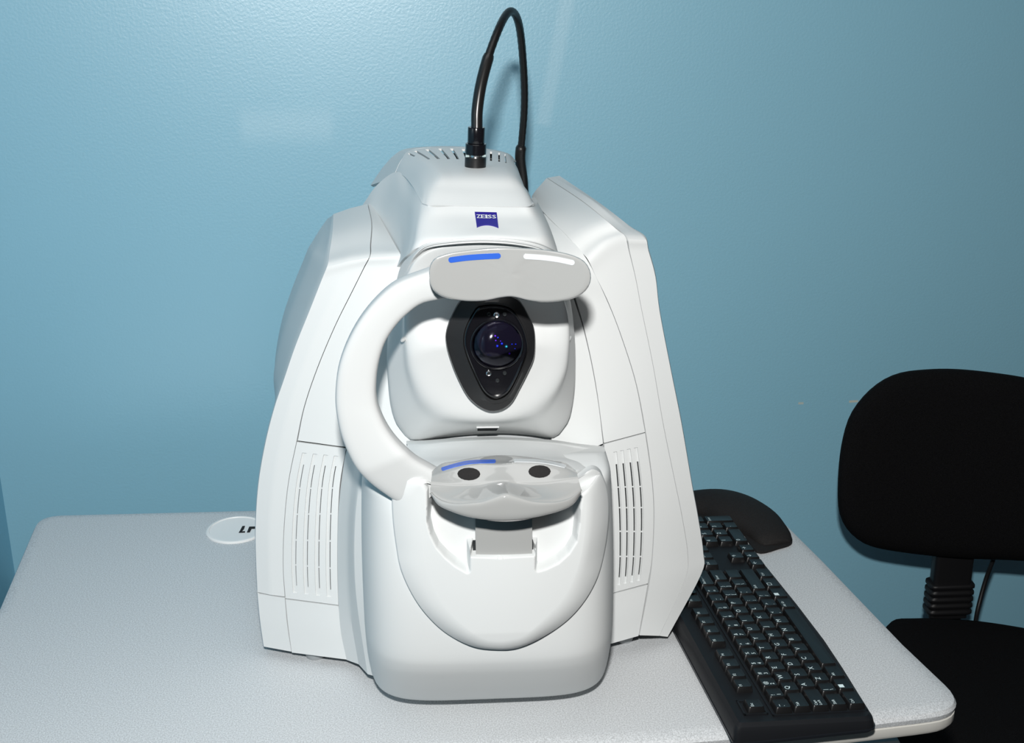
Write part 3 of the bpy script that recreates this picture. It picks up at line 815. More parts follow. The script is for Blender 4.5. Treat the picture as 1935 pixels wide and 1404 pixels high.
for x, y, r, m_ in ((940, 654, .0013, BEAD), (948.6, 649.5, .0014, BEAD), (957, 655, .0016, BEADC), (936, 635, .0010, BEADV), (941, 638, .0009, BEAD), (937, 643.5, .0008, BEADV), (967.5, 650.5, .0008, BEAD), (974.5, 650.5, .0008, BEAD), (973, 659, .0007, BEAD), (963, 668, .0010, BEADV), (946, 644.5, .0006, BEADV)):
    bead(x, y, r, m_)
def screw(px, py, r, m_, y=.0355, name='screw'):
    c = at(px, py, y=y); bm = bmesh.new()
    S_ = []
    for (rr, yy) in ((r, y + .002), (r, y - .0012), (r * .75, y - .0018), (r * .3, y - .0012)):
        S_.append([Vector((c.x + rr * math.cos(k * math.pi / 8), yy, c.z + rr * math.sin(k * math.pi / 8))) for k in range(16)])
    loft_z(bm, S_); bm_obj(name, bm, m_, bezel, sharp=40)
screw(938.5, 594.6, .0029, CHROME); screw(923.7, 705, .0026, CHROME); screw(923.7, 705, .0013, DARKIN, .0338, 'screw_hole')
for x, y in ((924, 593.5), (953.7, 593.5), (953.7, 705), (940, 719)): screw(x, y, .0019, DARKIN)

# ---- ledge between window and nose
led = [
 [(768, 833, .105), (800, 832, .098), (860, 828, .092), (945, 826, .09), (1040, 831, .094), (1090, 838, .100), (1136, 843, .108)],
 [(768, 838, .095), (800, 838, .075), (860, 833, .066), (945, 830, .064), (1040, 835, .068), (1090, 842, .08), (1138, 849, .098)],
 [(770, 841, .088), (802, 842, .066), (860, 837, .058), (945, 834, .056), (1040, 839, .060), (1088, 847, .074), (1138, 853, .09)],
 [(765, 850, .080), (798, 852, .055), (860, 849, .040), (945, 846, .036), (1040, 850, .042), (1088, 856, .058), (1130, 862, .075)],
 [(750, 862, .070), (790, 865, .040), (860, 862, .015), (945, 860, .010), (1040, 862, .016), (1090, 866, .042), (1145, 866, .068)],
 [(735, 880, .055), (790, 877, .020), (860, 872, -.01), (945, 870, -.016), (1040, 871, -.01), (1100, 874, .02), (1138, 876, .050)],
 [(715, 898, .040), (780, 893, .0), (860, 888, -.03), (945, 886, -.036), (1040, 888, -.03), (1110, 888, -.002), (1142, 889, .022)],
]
patch('nose_ledge', [PT(r) for r in led], WHITE, dev, th=.004, nu=5, nv=5, sharp=45)

# ---- nose
YB = .125; CN = -.0035
nose = [  # z, half width, front y, exponent
 (.747, .1175, .004, 4.8), (.750, .1215, -.003, 4.8), (.757, .1235, -.010, 4.8), (.775, .1250, -.023, 4.8), (.795, .1262, -.0345, 4.8), (.812, .1265, -.0420, 4.8), (.830, .1268, -.0445, 4.8), (.88, .1265, -.0425, 4.8),
 (.92, .1255, -.0395, 4.8), (.955, .124, -.036, 4.8), (.975, .122, -.032, 4.8), (.988, .119, -.026, 4.8), (.995, .114, -.016, 4.8), (.998, .106, .0, 3.2)]
def nose_y(x, z):
    zz = min(max(z, .747), .95)
    for (a, b) in zip(nose, nose[1:]):
        if a[0] <= zz <= b[0]:
            t = (zz - a[0]) / (b[0] - a[0]); wd = lerp(a[1], b[1], t); yf = lerp(a[2], b[2], t); e = lerp(a[3], b[3], t)
    k = min(abs((x - CN) / wd), .97)
    return YB - (YB - yf) * (1 - k ** e) ** (1 / e)
secs = []
for z, wd, yf, e in nose:
    r = []
    for k in range(61):
        a = math.pi * k / 60
        cx, sy = math.cos(a), math.sin(a)
        x = CN - wd * math.copysign(abs(cx) ** (2 / e), cx); yb_ = interp([(.955, .125), (.975, .105), (.988, .065), (.995, .045), (.999, .035)], max(z, .955)); y = yb_ - (yb_ - yf) * abs(sy) ** (2 / e)
        r.append(Vector((x, y, z)))
    secs.append(r)
bm = bmesh.new()
# finer in height
fine = []
for i in range((len(secs) - 1) * 4 + 1):
    fine.append([spl([s[k] for s in secs], i / 4) for k in range(61)])
loft_z(bm, fine)
bm_obj('nose_cover', bm, WHITE, dev, sharp=50)
# side skirt joining the nose to the housing, two facets per side
e0 = [(655, 850), (649, 880), (639, 974), (638, 1089), (643, 1185), (655, 1247)]
e1 = [(683, 880), (679, 900), (670, 974), (668, 1060), (674, 1147), (693, 1272)]
e2 = [(712, 886), (704, 908), (697, 985), (698, 1080), (704, 1180), (716, 1280)]
rows = []
for a, b, c in zip(e0, e1, e2):
    A = onF(*a); Bp = at(*b, y=.055); Cp = at(*c, y=.040)
    rows.append([A, lerp(A, Bp, .5) + Vector((.002, .004, 0)), Bp, Bp + Vector((.001, -.002, 0)), Cp])
patch('nose_skirt', rows, WHITE, dev, th=.003, nu=4, nv=5, linu=True, sharp=18, label='left skirt beside the nose')
# ---- chin module (shield shape with pocket)
oo = [(741, 935), (742, 980), (748, 1030), (757, 1075), (778, 1122), (806, 1162), (844, 1197), (892, 1221), (940, 1227), (978, 1224), (1022, 1206), (1069, 1175), (1104, 1137), (1129, 1092), (1143, 1040), (1150, 985), (1150, 940), (1143, 908), (1130, 890), (1112, 889), (1094, 912), (1080, 940), (1040, 950), (945, 954), (865, 950), (832, 938), (812, 910), (780, 903), (752, 916)]
ii = [(782, 945), (783, 985), (787, 1030), (796, 1082), (819, 1136), (844, 1168), (876, 1197), (908, 1217), (940, 1223.5), (970, 1220), (998, 1210), (1036, 1178), (1069, 1144), (1091, 1106), (1107, 1060), (1117, 1000), (1120, 950), (1116, 932), (1106, 928), (1094, 938), (1082, 950), (1040, 953), (945, 957), (860, 950), (828, 931), (808, 914), (792, 925)]
def on(px, py, f):
    y = f(0, .9)
    for _ in range(30):
        p = at(px, py, y=y); y = f(p.x, p.z)
    return at(px, py, y=y)
def ybase(x, z): return nose_y(x, z)
def yplat(x, z): return -.0605 + 1.6 * (x - .006) ** 2 + .15 * max(0, .86 - z) ** 1.3 + .07 * max(0, z - .86)
Pc = on(945, 1040, yplat)
O0 = angular([on(x, y, lambda a, b: ybase(a, b) + .006) for x, y in oo], 360, Pc)
O1 = angular([on(x, y, lambda a, b: min(ybase(a, b) - .005, yplat(a, b) + .019)) for x, y in oo], 360, Pc)
I1 = angular([on(x, y, yplat) for x, y in ii], 360, Pc)
O2 = [lerp(a, b, .08) + Vector((0, -.001, 0)) for a, b in zip(O1, I1)]
I0 = [lerp(a, b, .90) for a, b in zip(O1, I1)]
I2 = [lerp(a, Pc, .06) for a in I1]; I2 = [Vector((p.x, yplat(p.x, p.z), p.z)) for p in I2]
# pocket polygon in x,z
pk_px = [(812, 850), (811, 930), (811, 986), (818, 1012), (829, 1034), (845, 1052), (863, 1067), (882, 1078), (886, 1078), (886, 1040), (896, 1048), (1010, 1046), (1016, 1036), (1016, 1077), (1022, 1075), (1053, 1062), (1072, 1044), (1086, 1022), (1091, 990), (1095, 935), (1095, 850)]
pk_px = [(812, 850), (811, 930), (811, 986), (818, 1012), (829, 1034), (845, 1052), (863, 1067), (884, 1079), (884, 1034), (893, 1033), (893, 1049), (1009, 1047), (1009, 1031), (1016, 1031), (1016, 1076), (1030, 1072), (1053, 1061), (1072, 1044), (1086, 1022), (1091, 990), (1095, 935), (1095, 850)]
pk = [(on(x, y, yplat).x, on(x, y, yplat).z) for x, y in pk_px]
def sdf(x, z, P):
    d = 1e9; ins = False; n = len(P)
    for i in range(n):
        x0, z0 = P[i]; x1, z1 = P[(i + 1) % n]
        ex, ez = x1 - x0, z1 - z0; wx_, wz_ = x - x0, z - z0
        t = max(0, min(1, (wx_ * ex + wz_ * ez) / (ex * ex + ez * ez)))
        d = min(d, math.hypot(wx_ - ex * t, wz_ - ez * t))
        if (z0 > z) != (z1 > z) and x < (x1 - x0) * (z - z0) / (z1 - z0) + x0: ins = not ins
    return -d if ins else d
def pocket(p):
    s = sdf(p.x, p.z, pk)
    if s > .0028: return p
    t = (.0028 - s) / .0056; t = max(0, min(1, t)); t = t * t * (3 - 2 * t)
    return Vector((p.x, lerp(p.y, max(p.y, -.030 + .0), t) , p.z))
# denser rings over the plateau
def sh(k): return [Vector((q.x, yplat(q.x, q.z), q.z)) for q in (lerp(a, Pc, k) for a in I1)]
plates = [sh(.06 + .94 * k / 66 * .985) for k in range(67)]
rings('chin_module', [O0, O1, O2, I0] + plates, WHITE, dev, cap=Vector((Pc.x, yplat(Pc.x, Pc.z), Pc.z)), sub=1, disp=pocket, lin=True, back=.01, sharp=60,
      label='white shield shaped front that holds the chin rest')
# dark slot behind the post
bm = bmesh.new(); a0 = on(893, 1040, yplat); a1 = on(1010, 1040, yplat)
box_bm(bm, ((a0.x + a1.x) / 2, -.037, a0.z - .004), (a1.x - a0.x - .001, .014, .012)); bm_obj('post_slot', bm, DARKIN, dev)
# post
pl, pr_ = at(898, 985, y=-.046), at(1005, 985, y=-.046)
zb_ = at(950, 1052, y=-.046).z
bm = bmesh.new()
secs = []
for z in (zb_ - .004, .99):
    r = []
    for k in range(9):
        t = k / 8; r.append(Vector((lerp(pl.x, pr_.x, t), -.051 + .001 * (2 * t - 1) ** 2, z)))
    for k in range(9):
        t = 1 - k / 8; r.append(Vector((lerp(pl.x, pr_.x, t), -.036, z)))
    secs.append(r)
loft_z(bm, secs); bm_obj('chinrest_post', bm, GREYF, dev, sharp=40, label='flat grey sliding post')

# ---- chin rest tray
RA = [(816, 890), (830, 878), (863, 871), (910, 863), (948, 860.5), (993, 863), (1041, 870), (1072, 876), (1088, 889)]
RB = [(816, 899), (822, 899), (836, 895), (855, 889), (898, 878.5), (946, 879.5), (972, 875.5), (1017, 876), (1053, 882), (1080, 889), (1090, 893)]
RC = [(814, 912), (821, 914), (836, 915), (863, 917), (905, 916.5), (948, 910), (985, 915), (1030, 914), (1060, 908), (1084, 904), (1092, 902)]
RD = [(814, 930), (822, 938), (838, 946), (858, 950.5), (910, 947), (957, 933.5), (1000, 945), (1045, 948), (1075, 941), (1093, 930), (1098, 923)]
RE = [(813, 932), (819, 945), (830, 955), (850, 965), (890, 977.5), (946, 983), (1003, 978.5), (1055, 966), (1080, 955), (1095, 941), (1098, 932)]
def rs(P, n=13):
    L = [Vector((x, y, 0)) for x, y in P]; L = [spl(L, t / 8) for t in range((len(L) - 1) * 8 + 1)]
    return [(p.x, p.y) for p in resample(L, n)]
A_, B2, C2, D2, E2 = map(rs, (RA, RB, RC, RD, RE))
def mixr(P, Q, t): return [(lerp(a[0], b[0], t), lerp(a[1], b[1], t)) for a, b in zip(P, Q)]
def yrow(P, yc, edge): 
    out = []
    for k, (x, y) in enumerate(P):
        s = abs(2 * k / (len(P) - 1) - 1) ** 3
        out.append(at(x, y, y=lerp(yc, edge, s)))
    return out
low = lambda P, dy: [(x, y + dy) for x, y in P]
tr_rows = [
 [p + Vector((0, .002, -.012)) for p in yrow(A_, -.022, -.03)],
 yrow(low(A_, 3), -.022, -.031), yrow(A_, -.024, -.033), yrow(mixr(A_, B2, .5), -.037, -.042), yrow(mixr(A_, B2, .88), -.048, -.050), yrow(mixr(B2, C2, .12), -.0515, -.053),
 yrow(mixr(B2, C2, .55), -.0585, -.057), yrow(mixr(B2, C2, .88), -.0645, -.060), yrow(mixr(C2, D2, .08), -.0680, -.061), yrow(mixr(C2, D2, .5), -.0795, -.065), yrow(mixr(C2, D2, .85), -.0905, -.069),
 yrow(D2, -.094, -.070), yrow(mixr(D2, E2, .15), -.0965, -.0715), yrow(mixr(D2, E2, .55), -.0965, -.0725), yrow(mixr(D2, E2, .93), -.0955, -.072), yrow(E2, -.092, -.070),
]
bvhT = []
zlow = .966
tr_rows.append([p + Vector((0, .012, 0)) for p in tr_rows[-1]])
tray = patch('chin_rest', tr_rows, GREYT, dev, th=.002, nu=4, nv=4, sharp=50, keep_bvh=bvhT, label='glossy grey chin rest with two chin cups')
# underside keeps it solid
us_ = []
for row, dz in ((tr_rows[15], .001), (tr_rows[10], -.004), (tr_rows[5], -.004), (tr_rows[1], -.006)):
    us_.append([Vector((lerp(p.x, .013, .16), p.y + .002, tr_rows[15][i].z + .0015 + (0 if row is tr_rows[15] else -.002))) for i, p in enumerate(row)])
patch('underside', us_, BLACKP, tray, th=.002, nu=2, nv=2)
decal('cup_pad', bvhT[0], disc(886, 896, 21.5, 11.7), PADBLK, tray, h=.0007, label='round black pad, left')
decal('cup_pad', bvhT[0], disc(1019.5, 891.3, 21, 11.7), PADBLK, tray, h=.0007, label='round black pad, right')
a, b = stroke([(837, 886.5), (862, 879), (890, 873.5), (934, 872)], 3.0); decal('blue_stripe', bvhT[0], (a, b), BLUE, tray, h=.0005, label='blue curved stripe')
a, b = stroke([(973, 870.5), (1010, 871.5), (1040, 875), (1067, 881.5)], 2.8); decal('white_stripe', bvhT[0], (a, b), WPRINT, tray, h=.0005, label='white curved stripe')

# ---- C-shaped arm
outer = [(835, 500), (800, 511), (749, 531), (711, 562), (678, 603), (653.5, 649), (639, 694), (634, 744), (637, 781), (645, 818), (658, 851), (674, 880), (699, 907), (735, 934), (775, 960)]
inner = [(845, 560), (800, 569), (773, 587), (749, 611), (728, 644), (715.5, 686), (711, 727), (713, 757), (721, 782), (733, 806), (748, 827), (766, 846), (787, 864), (815, 880), (850, 900)]
nr = len(outer); secs = []
for i in range((nr - 1) * 4 + 1):
    t = i / 4
    a = spl([Vector((x, y, 0)) for x, y in outer], t); b = spl([Vector((x, y, 0)) for x, y in inner], t)
    s = t / (nr - 1); yy = lerp(-.008, -.036, s) if s < .8 else lerp(lerp(-.008, -.036, .8), -.026, (s - .8) / .2)
    A, B = at(a.x, a.y, y=yy), at(b.x, b.y, y=yy)
    c = (A + B) / 2; h = (B - A) / 2; r = []
    for k in range(28):
        an = 2 * math.pi * k / 28; ca, sa = math.cos(an), math.sin(an)
        e = 2 / 4.2
        r.append(c + h * math.copysign(abs(ca) ** e, ca) + Vector((0, -.0115 * math.copysign(abs(sa) ** e, sa), 0)))
    secs.append(r)
bm = bmesh.new(); loft_z(bm, secs); bm_obj('forehead_arm', bm, SMOOTHW, dev, sharp=60, label='white curved arm from chin module to forehead rest')

# ---- forehead rest
ho = [(811, 512), (815, 497), (824, 486.5), (840, 480.5), (859, 476), (907, 470), (949, 467.5), (994, 469), (1039, 473), (1078, 481), (1103, 493), (1115, 512), (1115.5, 533), (1104, 552), (1080, 565), (1039, 571), (1003, 569), (980, 563.5), (964, 561), (945, 563), (913, 569), (877, 569), (843, 563), (823, 553), (813, 535)]
def yh(x, z=0, o=0):
    d = x - .019; return -.040 - 1.0 * d * d - .0015 * math.exp(-(d / .012) ** 2) + o
def oh(px, py, o):
    y = -.04
    for _ in range(20):
        p = at(px, py, y=y); y = yh(p.x, 0, o)
    return at(px, py, y=y)
ch = oh(965, 518, 0)
def hring(k, o):
    return angular([oh(*q, o) for q in [(965 + (x - 965) * (k if k < .9 else 1 - (1 - k) * .45), 518 + (y - 518) * k) for x, y in ho]], 110, ch)
bvhH = []
hrest = rings('forehead_rest', [hring(.96, .016), hring(1.0, .010), hring(1.0, .004), hring(.985, .0012), hring(.95, 0), hring(.85, 0), hring(.72, 0), hring(.58, .0), hring(.44, 0), hring(.3, 0), hring(.16, 0)], GREYG, dev, cap=ch, sub=2, capsub=3, sharp=50, keep_bvh=bvhH,
              label='glossy grey bean shaped forehead rest')
a, b = stroke([(852.5, 491), (880, 487.3), (910, 485), (941, 483.5)], 5.3); decal('blue_stripe', bvhH[0], (a, b), BLUE, hrest, h=.0005, label='blue stripe')
a, b = stroke([(994, 484.5), (1025, 486.5), (1055, 490.5), (1081, 496)], 5.0); decal('white_stripe', bvhH[0], (a, b), WPRINT, hrest, h=.0005, label='white stripe')

# ---- gooseneck cable arm
gb = drape(bvhU[0], 898, 316)
if gb is None: gb = at(898, 318, y=.22)
gb = at(898, 318, y=gb.y + .004)
def cyl(name, c0, r0, c1, r1, m_, parent, n=28, label=None): return tube(name, [c0, lerp(c0, c1, .04), lerp(c0, c1, .96), c1], [r0 * .96, r0, r1, r1 * .96], m_, parent, n=n, label=label)
gy = gb.y
def zat(py): return at(898, py, y=gy).z
gx = lambda py: at(898 + (318 - py) * .03, py, y=gy).x
P = lambda py: Vector((gx(py), gy, zat(py)))
goose = cyl('gooseneck_cable', P(320), .0110, P(296), .0110, RUBBER, dev, label='black flexible cable arching above the machine')
cyl('collar_gap', P(297), .0075, P(289), .0075, CHROME, goose)
cyl('collar', P(291), .0108, P(271), .0108, BLACKG, goose)
cyl('collar', P(271.5), .0088, P(240), .0088, BLACKG, goose)
for sx in (-1, 1):
    bm = bmesh.new(); p = P(293); box_bm(bm, (p.x + sx * .0085, p.y - .003, p.z), (.004, .006, .0022)); bm_obj('latch', bm, mat('latch_metal', (.4, .5, .5), .4) if sx < 0 else bpy.data.materials['latch_metal'], goose, bevel=.0004)
cent = [(901, 242, gy), (902, 206, gy + .004), (909.6, 157, gy + .012), (924, 104, gy + .025), (941, 58, gy + .045), (955, 30, gy + .068), (966, 21.5, gy + .085), (976, 32, gy + .105), (983, 60, gy + .128), (988, 110, gy + .155), (991, 170, gy + .178), (990, 218, gy + .195), (986, 266, gy + .208), (983, 300, gy + .212), (988, 345, gy + .215), (990, 400, gy + .215)]
pts = PT(cent); cp = [spl(pts, t / 8) for t in range((len(pts) - 1) * 8 + 1)]
rr = []
for i, p in enumerate(cp):
    t = i / 8
    base = .0050 if t < 3 else .0043
    if t >= 3: base += .00012 * (1 if i % 2 else -1)
    rr.append(base)
# flexible hose with fine rings
tube('hose', cp, rr, RUBBER, goose, n=16, sharp=70)
tube('sleeve', cp[:25], [.0060] * 24 + [.0052], mat('smooth_black_sleeve', (.010, .010, .010), .28), goose, n=18, sharp=70)
tube('sleeve', cp[98:118], [.0050] + [.0064] * 18 + [.0060], RUBBER, goose, n=18, sharp=70)

# ------------------------------------------------------------------ keyboard
KO = Vector((0.27203578, -0.05359304, 0.75431113)); KU = Vector((-0.1081788, 0.99413145, 0)); KV = Vector((0.99230077, 0.10797959, -0.0606596)); KN = Vector((.06030362, .00656208, .99815851))
Uu = .01905
def K(u, v, h=0): return KO + KU * u * Uu + KV * v * Uu + KN * h
kb = empty('keyboard', K(10, 1.5, -.02), 'long black keyboard with white legends, one end overhanging the table edge', 'keyboard')
# body outline in key units: straight-sided polygon offset inwards, then its corners rounded
kc_ = [(-.95, -2.45), (22.75, -2.45), (22.75, 5.05), (19, 5.15), (15, 5.33), (11, 5.50), (7, 5.58), (4, 5.48), (1.5, 5.33), (-.95, 5.2)]
krd = [.35, .5, .6, 0, 0, 0, 0, 0, 0, .55]
def kin(P, d):
    n = len(kc_); Q = []
    for i in range(n):
        p0, p1, p2 = Vector(kc_[i - 1]), Vector(kc_[i]), Vector(kc_[(i + 1) % n])
        a, b = (p1 - p0).normalized(), (p2 - p1).normalized()
        na, nb = Vector((-a.y, a.x)), Vector((-b.y, b.x))
        m = (na + nb); m = m / m.length_squared * 2
        q = p1 + m * d; Q.append(Vector((q.x, q.y, 0)))
    return [(p.x, p.y) for p in rounded(Q, [max(.12, x - d * .5) if x else 0 for x in krd], 6)]
ko = None
def kring(P, h): return [K(u, v, h) for u, v in P]
def kfloor(P, z):   # ring of the underside, level with the table
    return [Vector((K(u, v).x, K(u, v).y, z)) for u, v in P]
ks = kin(ko, 0)
bm = bmesh.new()
loft_z(bm, [kfloor(kin(ko, .12), TOP + .0035), kfloor(kin(ko, -.04), TOP + .0075), kfloor(kin(ko, -.04), TOP + .009)])
bm_obj('base', bm, KSIDE, kb, sharp=40, label='black base with a lighter rim edge')
bm = bmesh.new()
loft_z(bm, [kfloor(kin(ko, 0), TOP + .0088), kring(kin(ko, .02), -.006), kring(kin(ko, .10), -.0015), kring(kin(ko, .32), .0012), kring(kin(ko, .60), .0)])
bm_obj('deck', bm, KBODY, kb, sharp=30)
for u in (1, 21):
    for v in (-1.8, 4.2):
        p = K(u, v); bm = bmesh.new(); loft_z(bm, [circ(p, .005, TOP + .0004, 12), circ(p, .005, TOP + .005, 12)]); bm_obj('rubber_foot', bm, RUBBER, kb)
# grey-framed wells: raised ribs round the key fields
def rib(u0, v0, u1, v1, wd=.10):
    bm = bmesh.new(); hz = .0012
    M = Matrix((( *[KU.x, KV.x, KN.x], KO.x), (*[KU.y, KV.y, KN.y], KO.y), (*[KU.z, KV.z, KN.z], KO.z), (0, 0, 0, 1)))
    for (a, b, c, d) in ((u0, v0, u1, v0 + wd), (u0, v1 - wd, u1, v1), (u0, v0, u0 + wd, v1), (u1 - wd, v0, u1, v1)):
        box_bm(bm, ((a + c) / 2 * Uu, (b + d) / 2 * Uu, hz / 2), ((c - a) * Uu, (d - b) * Uu, hz), M)
    bm_obj('key_field_rim', bm, KBODY, kb)
rib(-.16, -.18, 15.16, 4.99); rib(-.16 + .2, -1.65, 1.35, -.35)
# key shapes
KH = .0062
MK = Matrix(((KU.x, KV.x, KN.x, 0), (KU.y, KV.y, KN.y, 0), (KU.z, KV.z, KN.z, 0), (0, 0, 0, 1)))
key_cache = {}
def key_mesh(wu, hu=1):
    if (wu, hu) in key_cache: return key_cache[wu, hu]
    W_, D_ = wu * Uu, hu * Uu; g = .0006
    # base loop, mid loop, top loop; slightly dished top; x=u, y=v (towards the user)
    def loop(x0, y0, x1, y1, z, r=.0012):
        P = rounded([Vector((x0, y0, z)), Vector((x1, y0, z)), Vector((x1, y1, z)), Vector((x0, y1, z))], [r] * 4, 2); return P
    S_ = [loop(g, g, W_ - g, D_ - g, 0, .0016), loop(g + .0014, g + .0008, W_ - g - .0014, D_ - g - .0010, KH - .0010, .0018), loop(g + .0021, g + .0014, W_ - g - .0021, D_ - g - .0018, KH, .0018), loop(g + .0035, g + .0033, W_ - g - .0035, D_ - g - .0040, KH - .0003)]
    bm = bmesh.new(); loft_z(bm, S_)
    me = bpy.data.meshes.new('key'); bmesh.ops.recalc_face_normals(bm, faces=bm.faces); bm.to_mesh(me); bm.free()
    me.materials.append(KEYM); me.polygons.foreach_set('use_smooth', [True] * len(me.polygons)); me.set_sharp_from_angle(angle=math.radians(50))
    key_cache[wu, hu] = me; return me
kinv = wmat(kb).inverted()
leg_cache = {}
def legend_mesh(txt):
    """txt: list of (string, x, y, size) in the key's own frame; letter tops point away from the user"""
    k = tuple(txt)
    if k in leg_cache: return leg_cache[k]
    V, F = [], []
    for (s, x, y, sz) in txt:
        v, f = text_mesh(s, sz); b0 = len(V)
        V += [Vector((x + p.x, y - p.y, KH + .0001)) for p in v]; F += [[i + b0 for i in reversed(q)] for q in f]
    me = bpy.data.meshes.new('legend'); me.from_pydata([tuple(v) for v in V], [], F); me.materials.append(LEG)
    leg_cache[k] = me; return me
def key(u, v, txt, wu=1, hu=1):
    o = bpy.data.objects.new('key', key_mesh(wu, hu)); COL.objects.link(o)
    M = Matrix.Translation(K(u, v, 0)) @ MK
    o.parent = kb; o.matrix_basis = kinv @ M
    if txt:
        T = []
        if isinstance(txt, str):
            parts = txt.split('\n')
            if len(parts) == 1:
                s = parts[0]
                T = [(s, .0038, .0082, .0074)] if len(s) == 1 else [(s, .0032, .0072, .0044)]
            elif all(len(p) <= 1 for p in parts[:2]):
                T = [(parts[0], .0040, .0074, .0060), (parts[1], .0040, .0140, .0060)]
            else:
                T = [(p, .0032, .0068 + .0044 * i, .0042) for i, p in enumerate(parts)]
        l = bpy.data.objects.new('legend', legend_mesh(T)); COL.objects.link(l); l.parent = o
# rows
key(.15, -1.43, 'Esc')
for i in range(4): key(2 + i, -1.43, 'F%d' % (i + 1))
for i in range(4): key(6.5 + i, -1.43, 'F%d' % (i + 5))
for i in range(4): key(11 + i, -1.43, 'F%d' % (i + 9))
for i, s in enumerate(['~\n`', '!\n1', '@\n2', '#\n3', '$\n4', '%\n5', '^\n6', '&\n7', '*\n8', '(\n9', ')\n0', '_\n-', '+\n=']): key(i, 0, s)
key(13, 0, 'Backspace', 2)
key(0, 1, 'Tab', 1.5)
for i, s in enumerate('QWERTYUIOP'): key(1.5 + i, 1, s)
key(11.5, 1, '{\n['); key(12.5, 1, '}\n]'); key(13.5, 1, 'Enter', 1.5)
key(0, 2, 'Caps\nLock', 1.75)
for i, s in enumerate('ASDFGHJKL'): key(1.75 + i, 2, s)
key(10.75, 2, ':\n;'); key(11.75, 2, '"\n\''); key(12.75, 2, '|\n\\'); key(13.75, 2, '', 1.25)
key(0, 3, 'Shift', 1.25); key(1.25, 3, '|\n\\')
for i, s in enumerate('ZXCVBNM'): key(2.25 + i, 3, s)
key(9.25, 3, '<\n,'); key(10.25, 3, '>\n.'); key(11.25, 3, '?\n/'); key(12.25, 3, 'Shift', 2.75)
key(0, 4, 'Ctrl', 1.4); key(1.4, 4, '\u25a0', 1.2); key(2.6, 4, 'Alt', 1.25); key(3.85, 4, '', 6.15)
key(10, 4, 'Alt Gr', 1.25); key(11.25, 4, '\u25a0', 1.25); key(12.5, 4, '\u25a1', 1.25); key(13.75, 4, 'Ctrl', 1.25)
for j, names in enumerate((('Ins', 'Home', 'PgUp'), ('Del', 'End', 'PgDn'))):
    for i, s in enumerate(names): key(15.4 + i * .97, j, s, .97)
for i, s in enumerate(('PrtSc', 'ScrLk', 'Pause')): key(15.4 + i * .97, -1.43, s, .97)
key(16.25, 3, '\u2191'); key(15.25, 4, '\u2190'); key(16.25, 4, '\u2193'); key(17.25, 4, '\u2192')
for i, s in enumerate(('Num', '/', '*', '-')): key(18.5 + i, 0, s)
for j, names in enumerate((('7', '8', '9'), ('4', '5', '6'), ('1', '2', '3'))):
    for i, s in enumerate(names): key(18.5 + i, 1 + j, s)
key(18.5, 4, '0', 2); key(20.5, 4, '.'); key(21.5, 1, '+', 1, 2); key(21.5, 3, 'Enter', 1, 2)

# ------------------------------------------------------------------ wrist-rest mouse pad
pad = empty('mouse_pad', (.30, .43, TOP), 'black mouse pad with a raised cushioned wrist rest behind the far end of the keyboard', 'mouse pad')
z0 = TOP + .0005
po = [Vector((.342, .322, z0)), Vector((.372, .330, z0)), Vector((.393, .345, z0)), Vector((.392, .38, z0)), Vector((.372, .43, z0)), Vector((.345, .468, z0)), Vector((.30, .476, z0)), Vector((.235, .470, z0)), Vector((.215, .42, z0)), Vector((.222, .396, z0)), Vector((.27, .396, z0)), Vector((.325, .396, z0)), Vector((.336, .375, z0))]
c3 = [cr(po[i - 1], po[i], po[(i + 1) % len(po)], po[(i + 2) % len(po)], t / 5) for i in range(len(po)) for t in range(5)]
bm = bmesh.new()
loft_z(bm, [c3, [p + Vector((0, 0, .003)) for p in c3], [lerp(p, Vector((.30, .42, z0)), .03) + Vector((0, 0, .0038)) for p in c3]])
bm_obj('pad_base', bm, FOAM, pad)
# cushion: spine with rounded section
sp = [(.252, .462, .014, .006), (.285, .463, .024, .016), (.315, .450, .032, .024), (.337, .428, .036, .0265), (.356, .398, .034, .024), (.3655, .372, .029, .0195), (.370, .350, .025, .014), (.372, .338, .018, .007)]
S3 = [Vector((a, b, c)) for a, b, c, d in sp]; H3 = [Vector((d, 0, 0)) for a, b, c, d in sp]
secs = []
for i in range((len(sp) - 1) * 5 + 1):
    q = spl(S3, i / 5); hh = spl(H3, i / 5).x; q2 = spl(S3, min(i / 5 + .05, len(sp) - 1)); q1 = spl(S3, max(i / 5 - .05, 0))
    t = Vector((q2.x - q1.x, q2.y - q1.y, 0)).normalized(); s = Vector((-t.y, t.x, 0))
    r = []
    for k in range(25):
        an = math.pi * k / 24
        r.append(Vector((q.x, q.y, TOP + .002)) + s * q.z * math.cos(an) + Vector((0, 0, hh * max(0, math.sin(an)) ** .8)))
    secs.append(r)
bm = bmesh.new(); loft_z(bm, secs); bm_obj('wrist_cushion', bm, FOAM, pad, sharp=60, label='raised cushion of the pad')

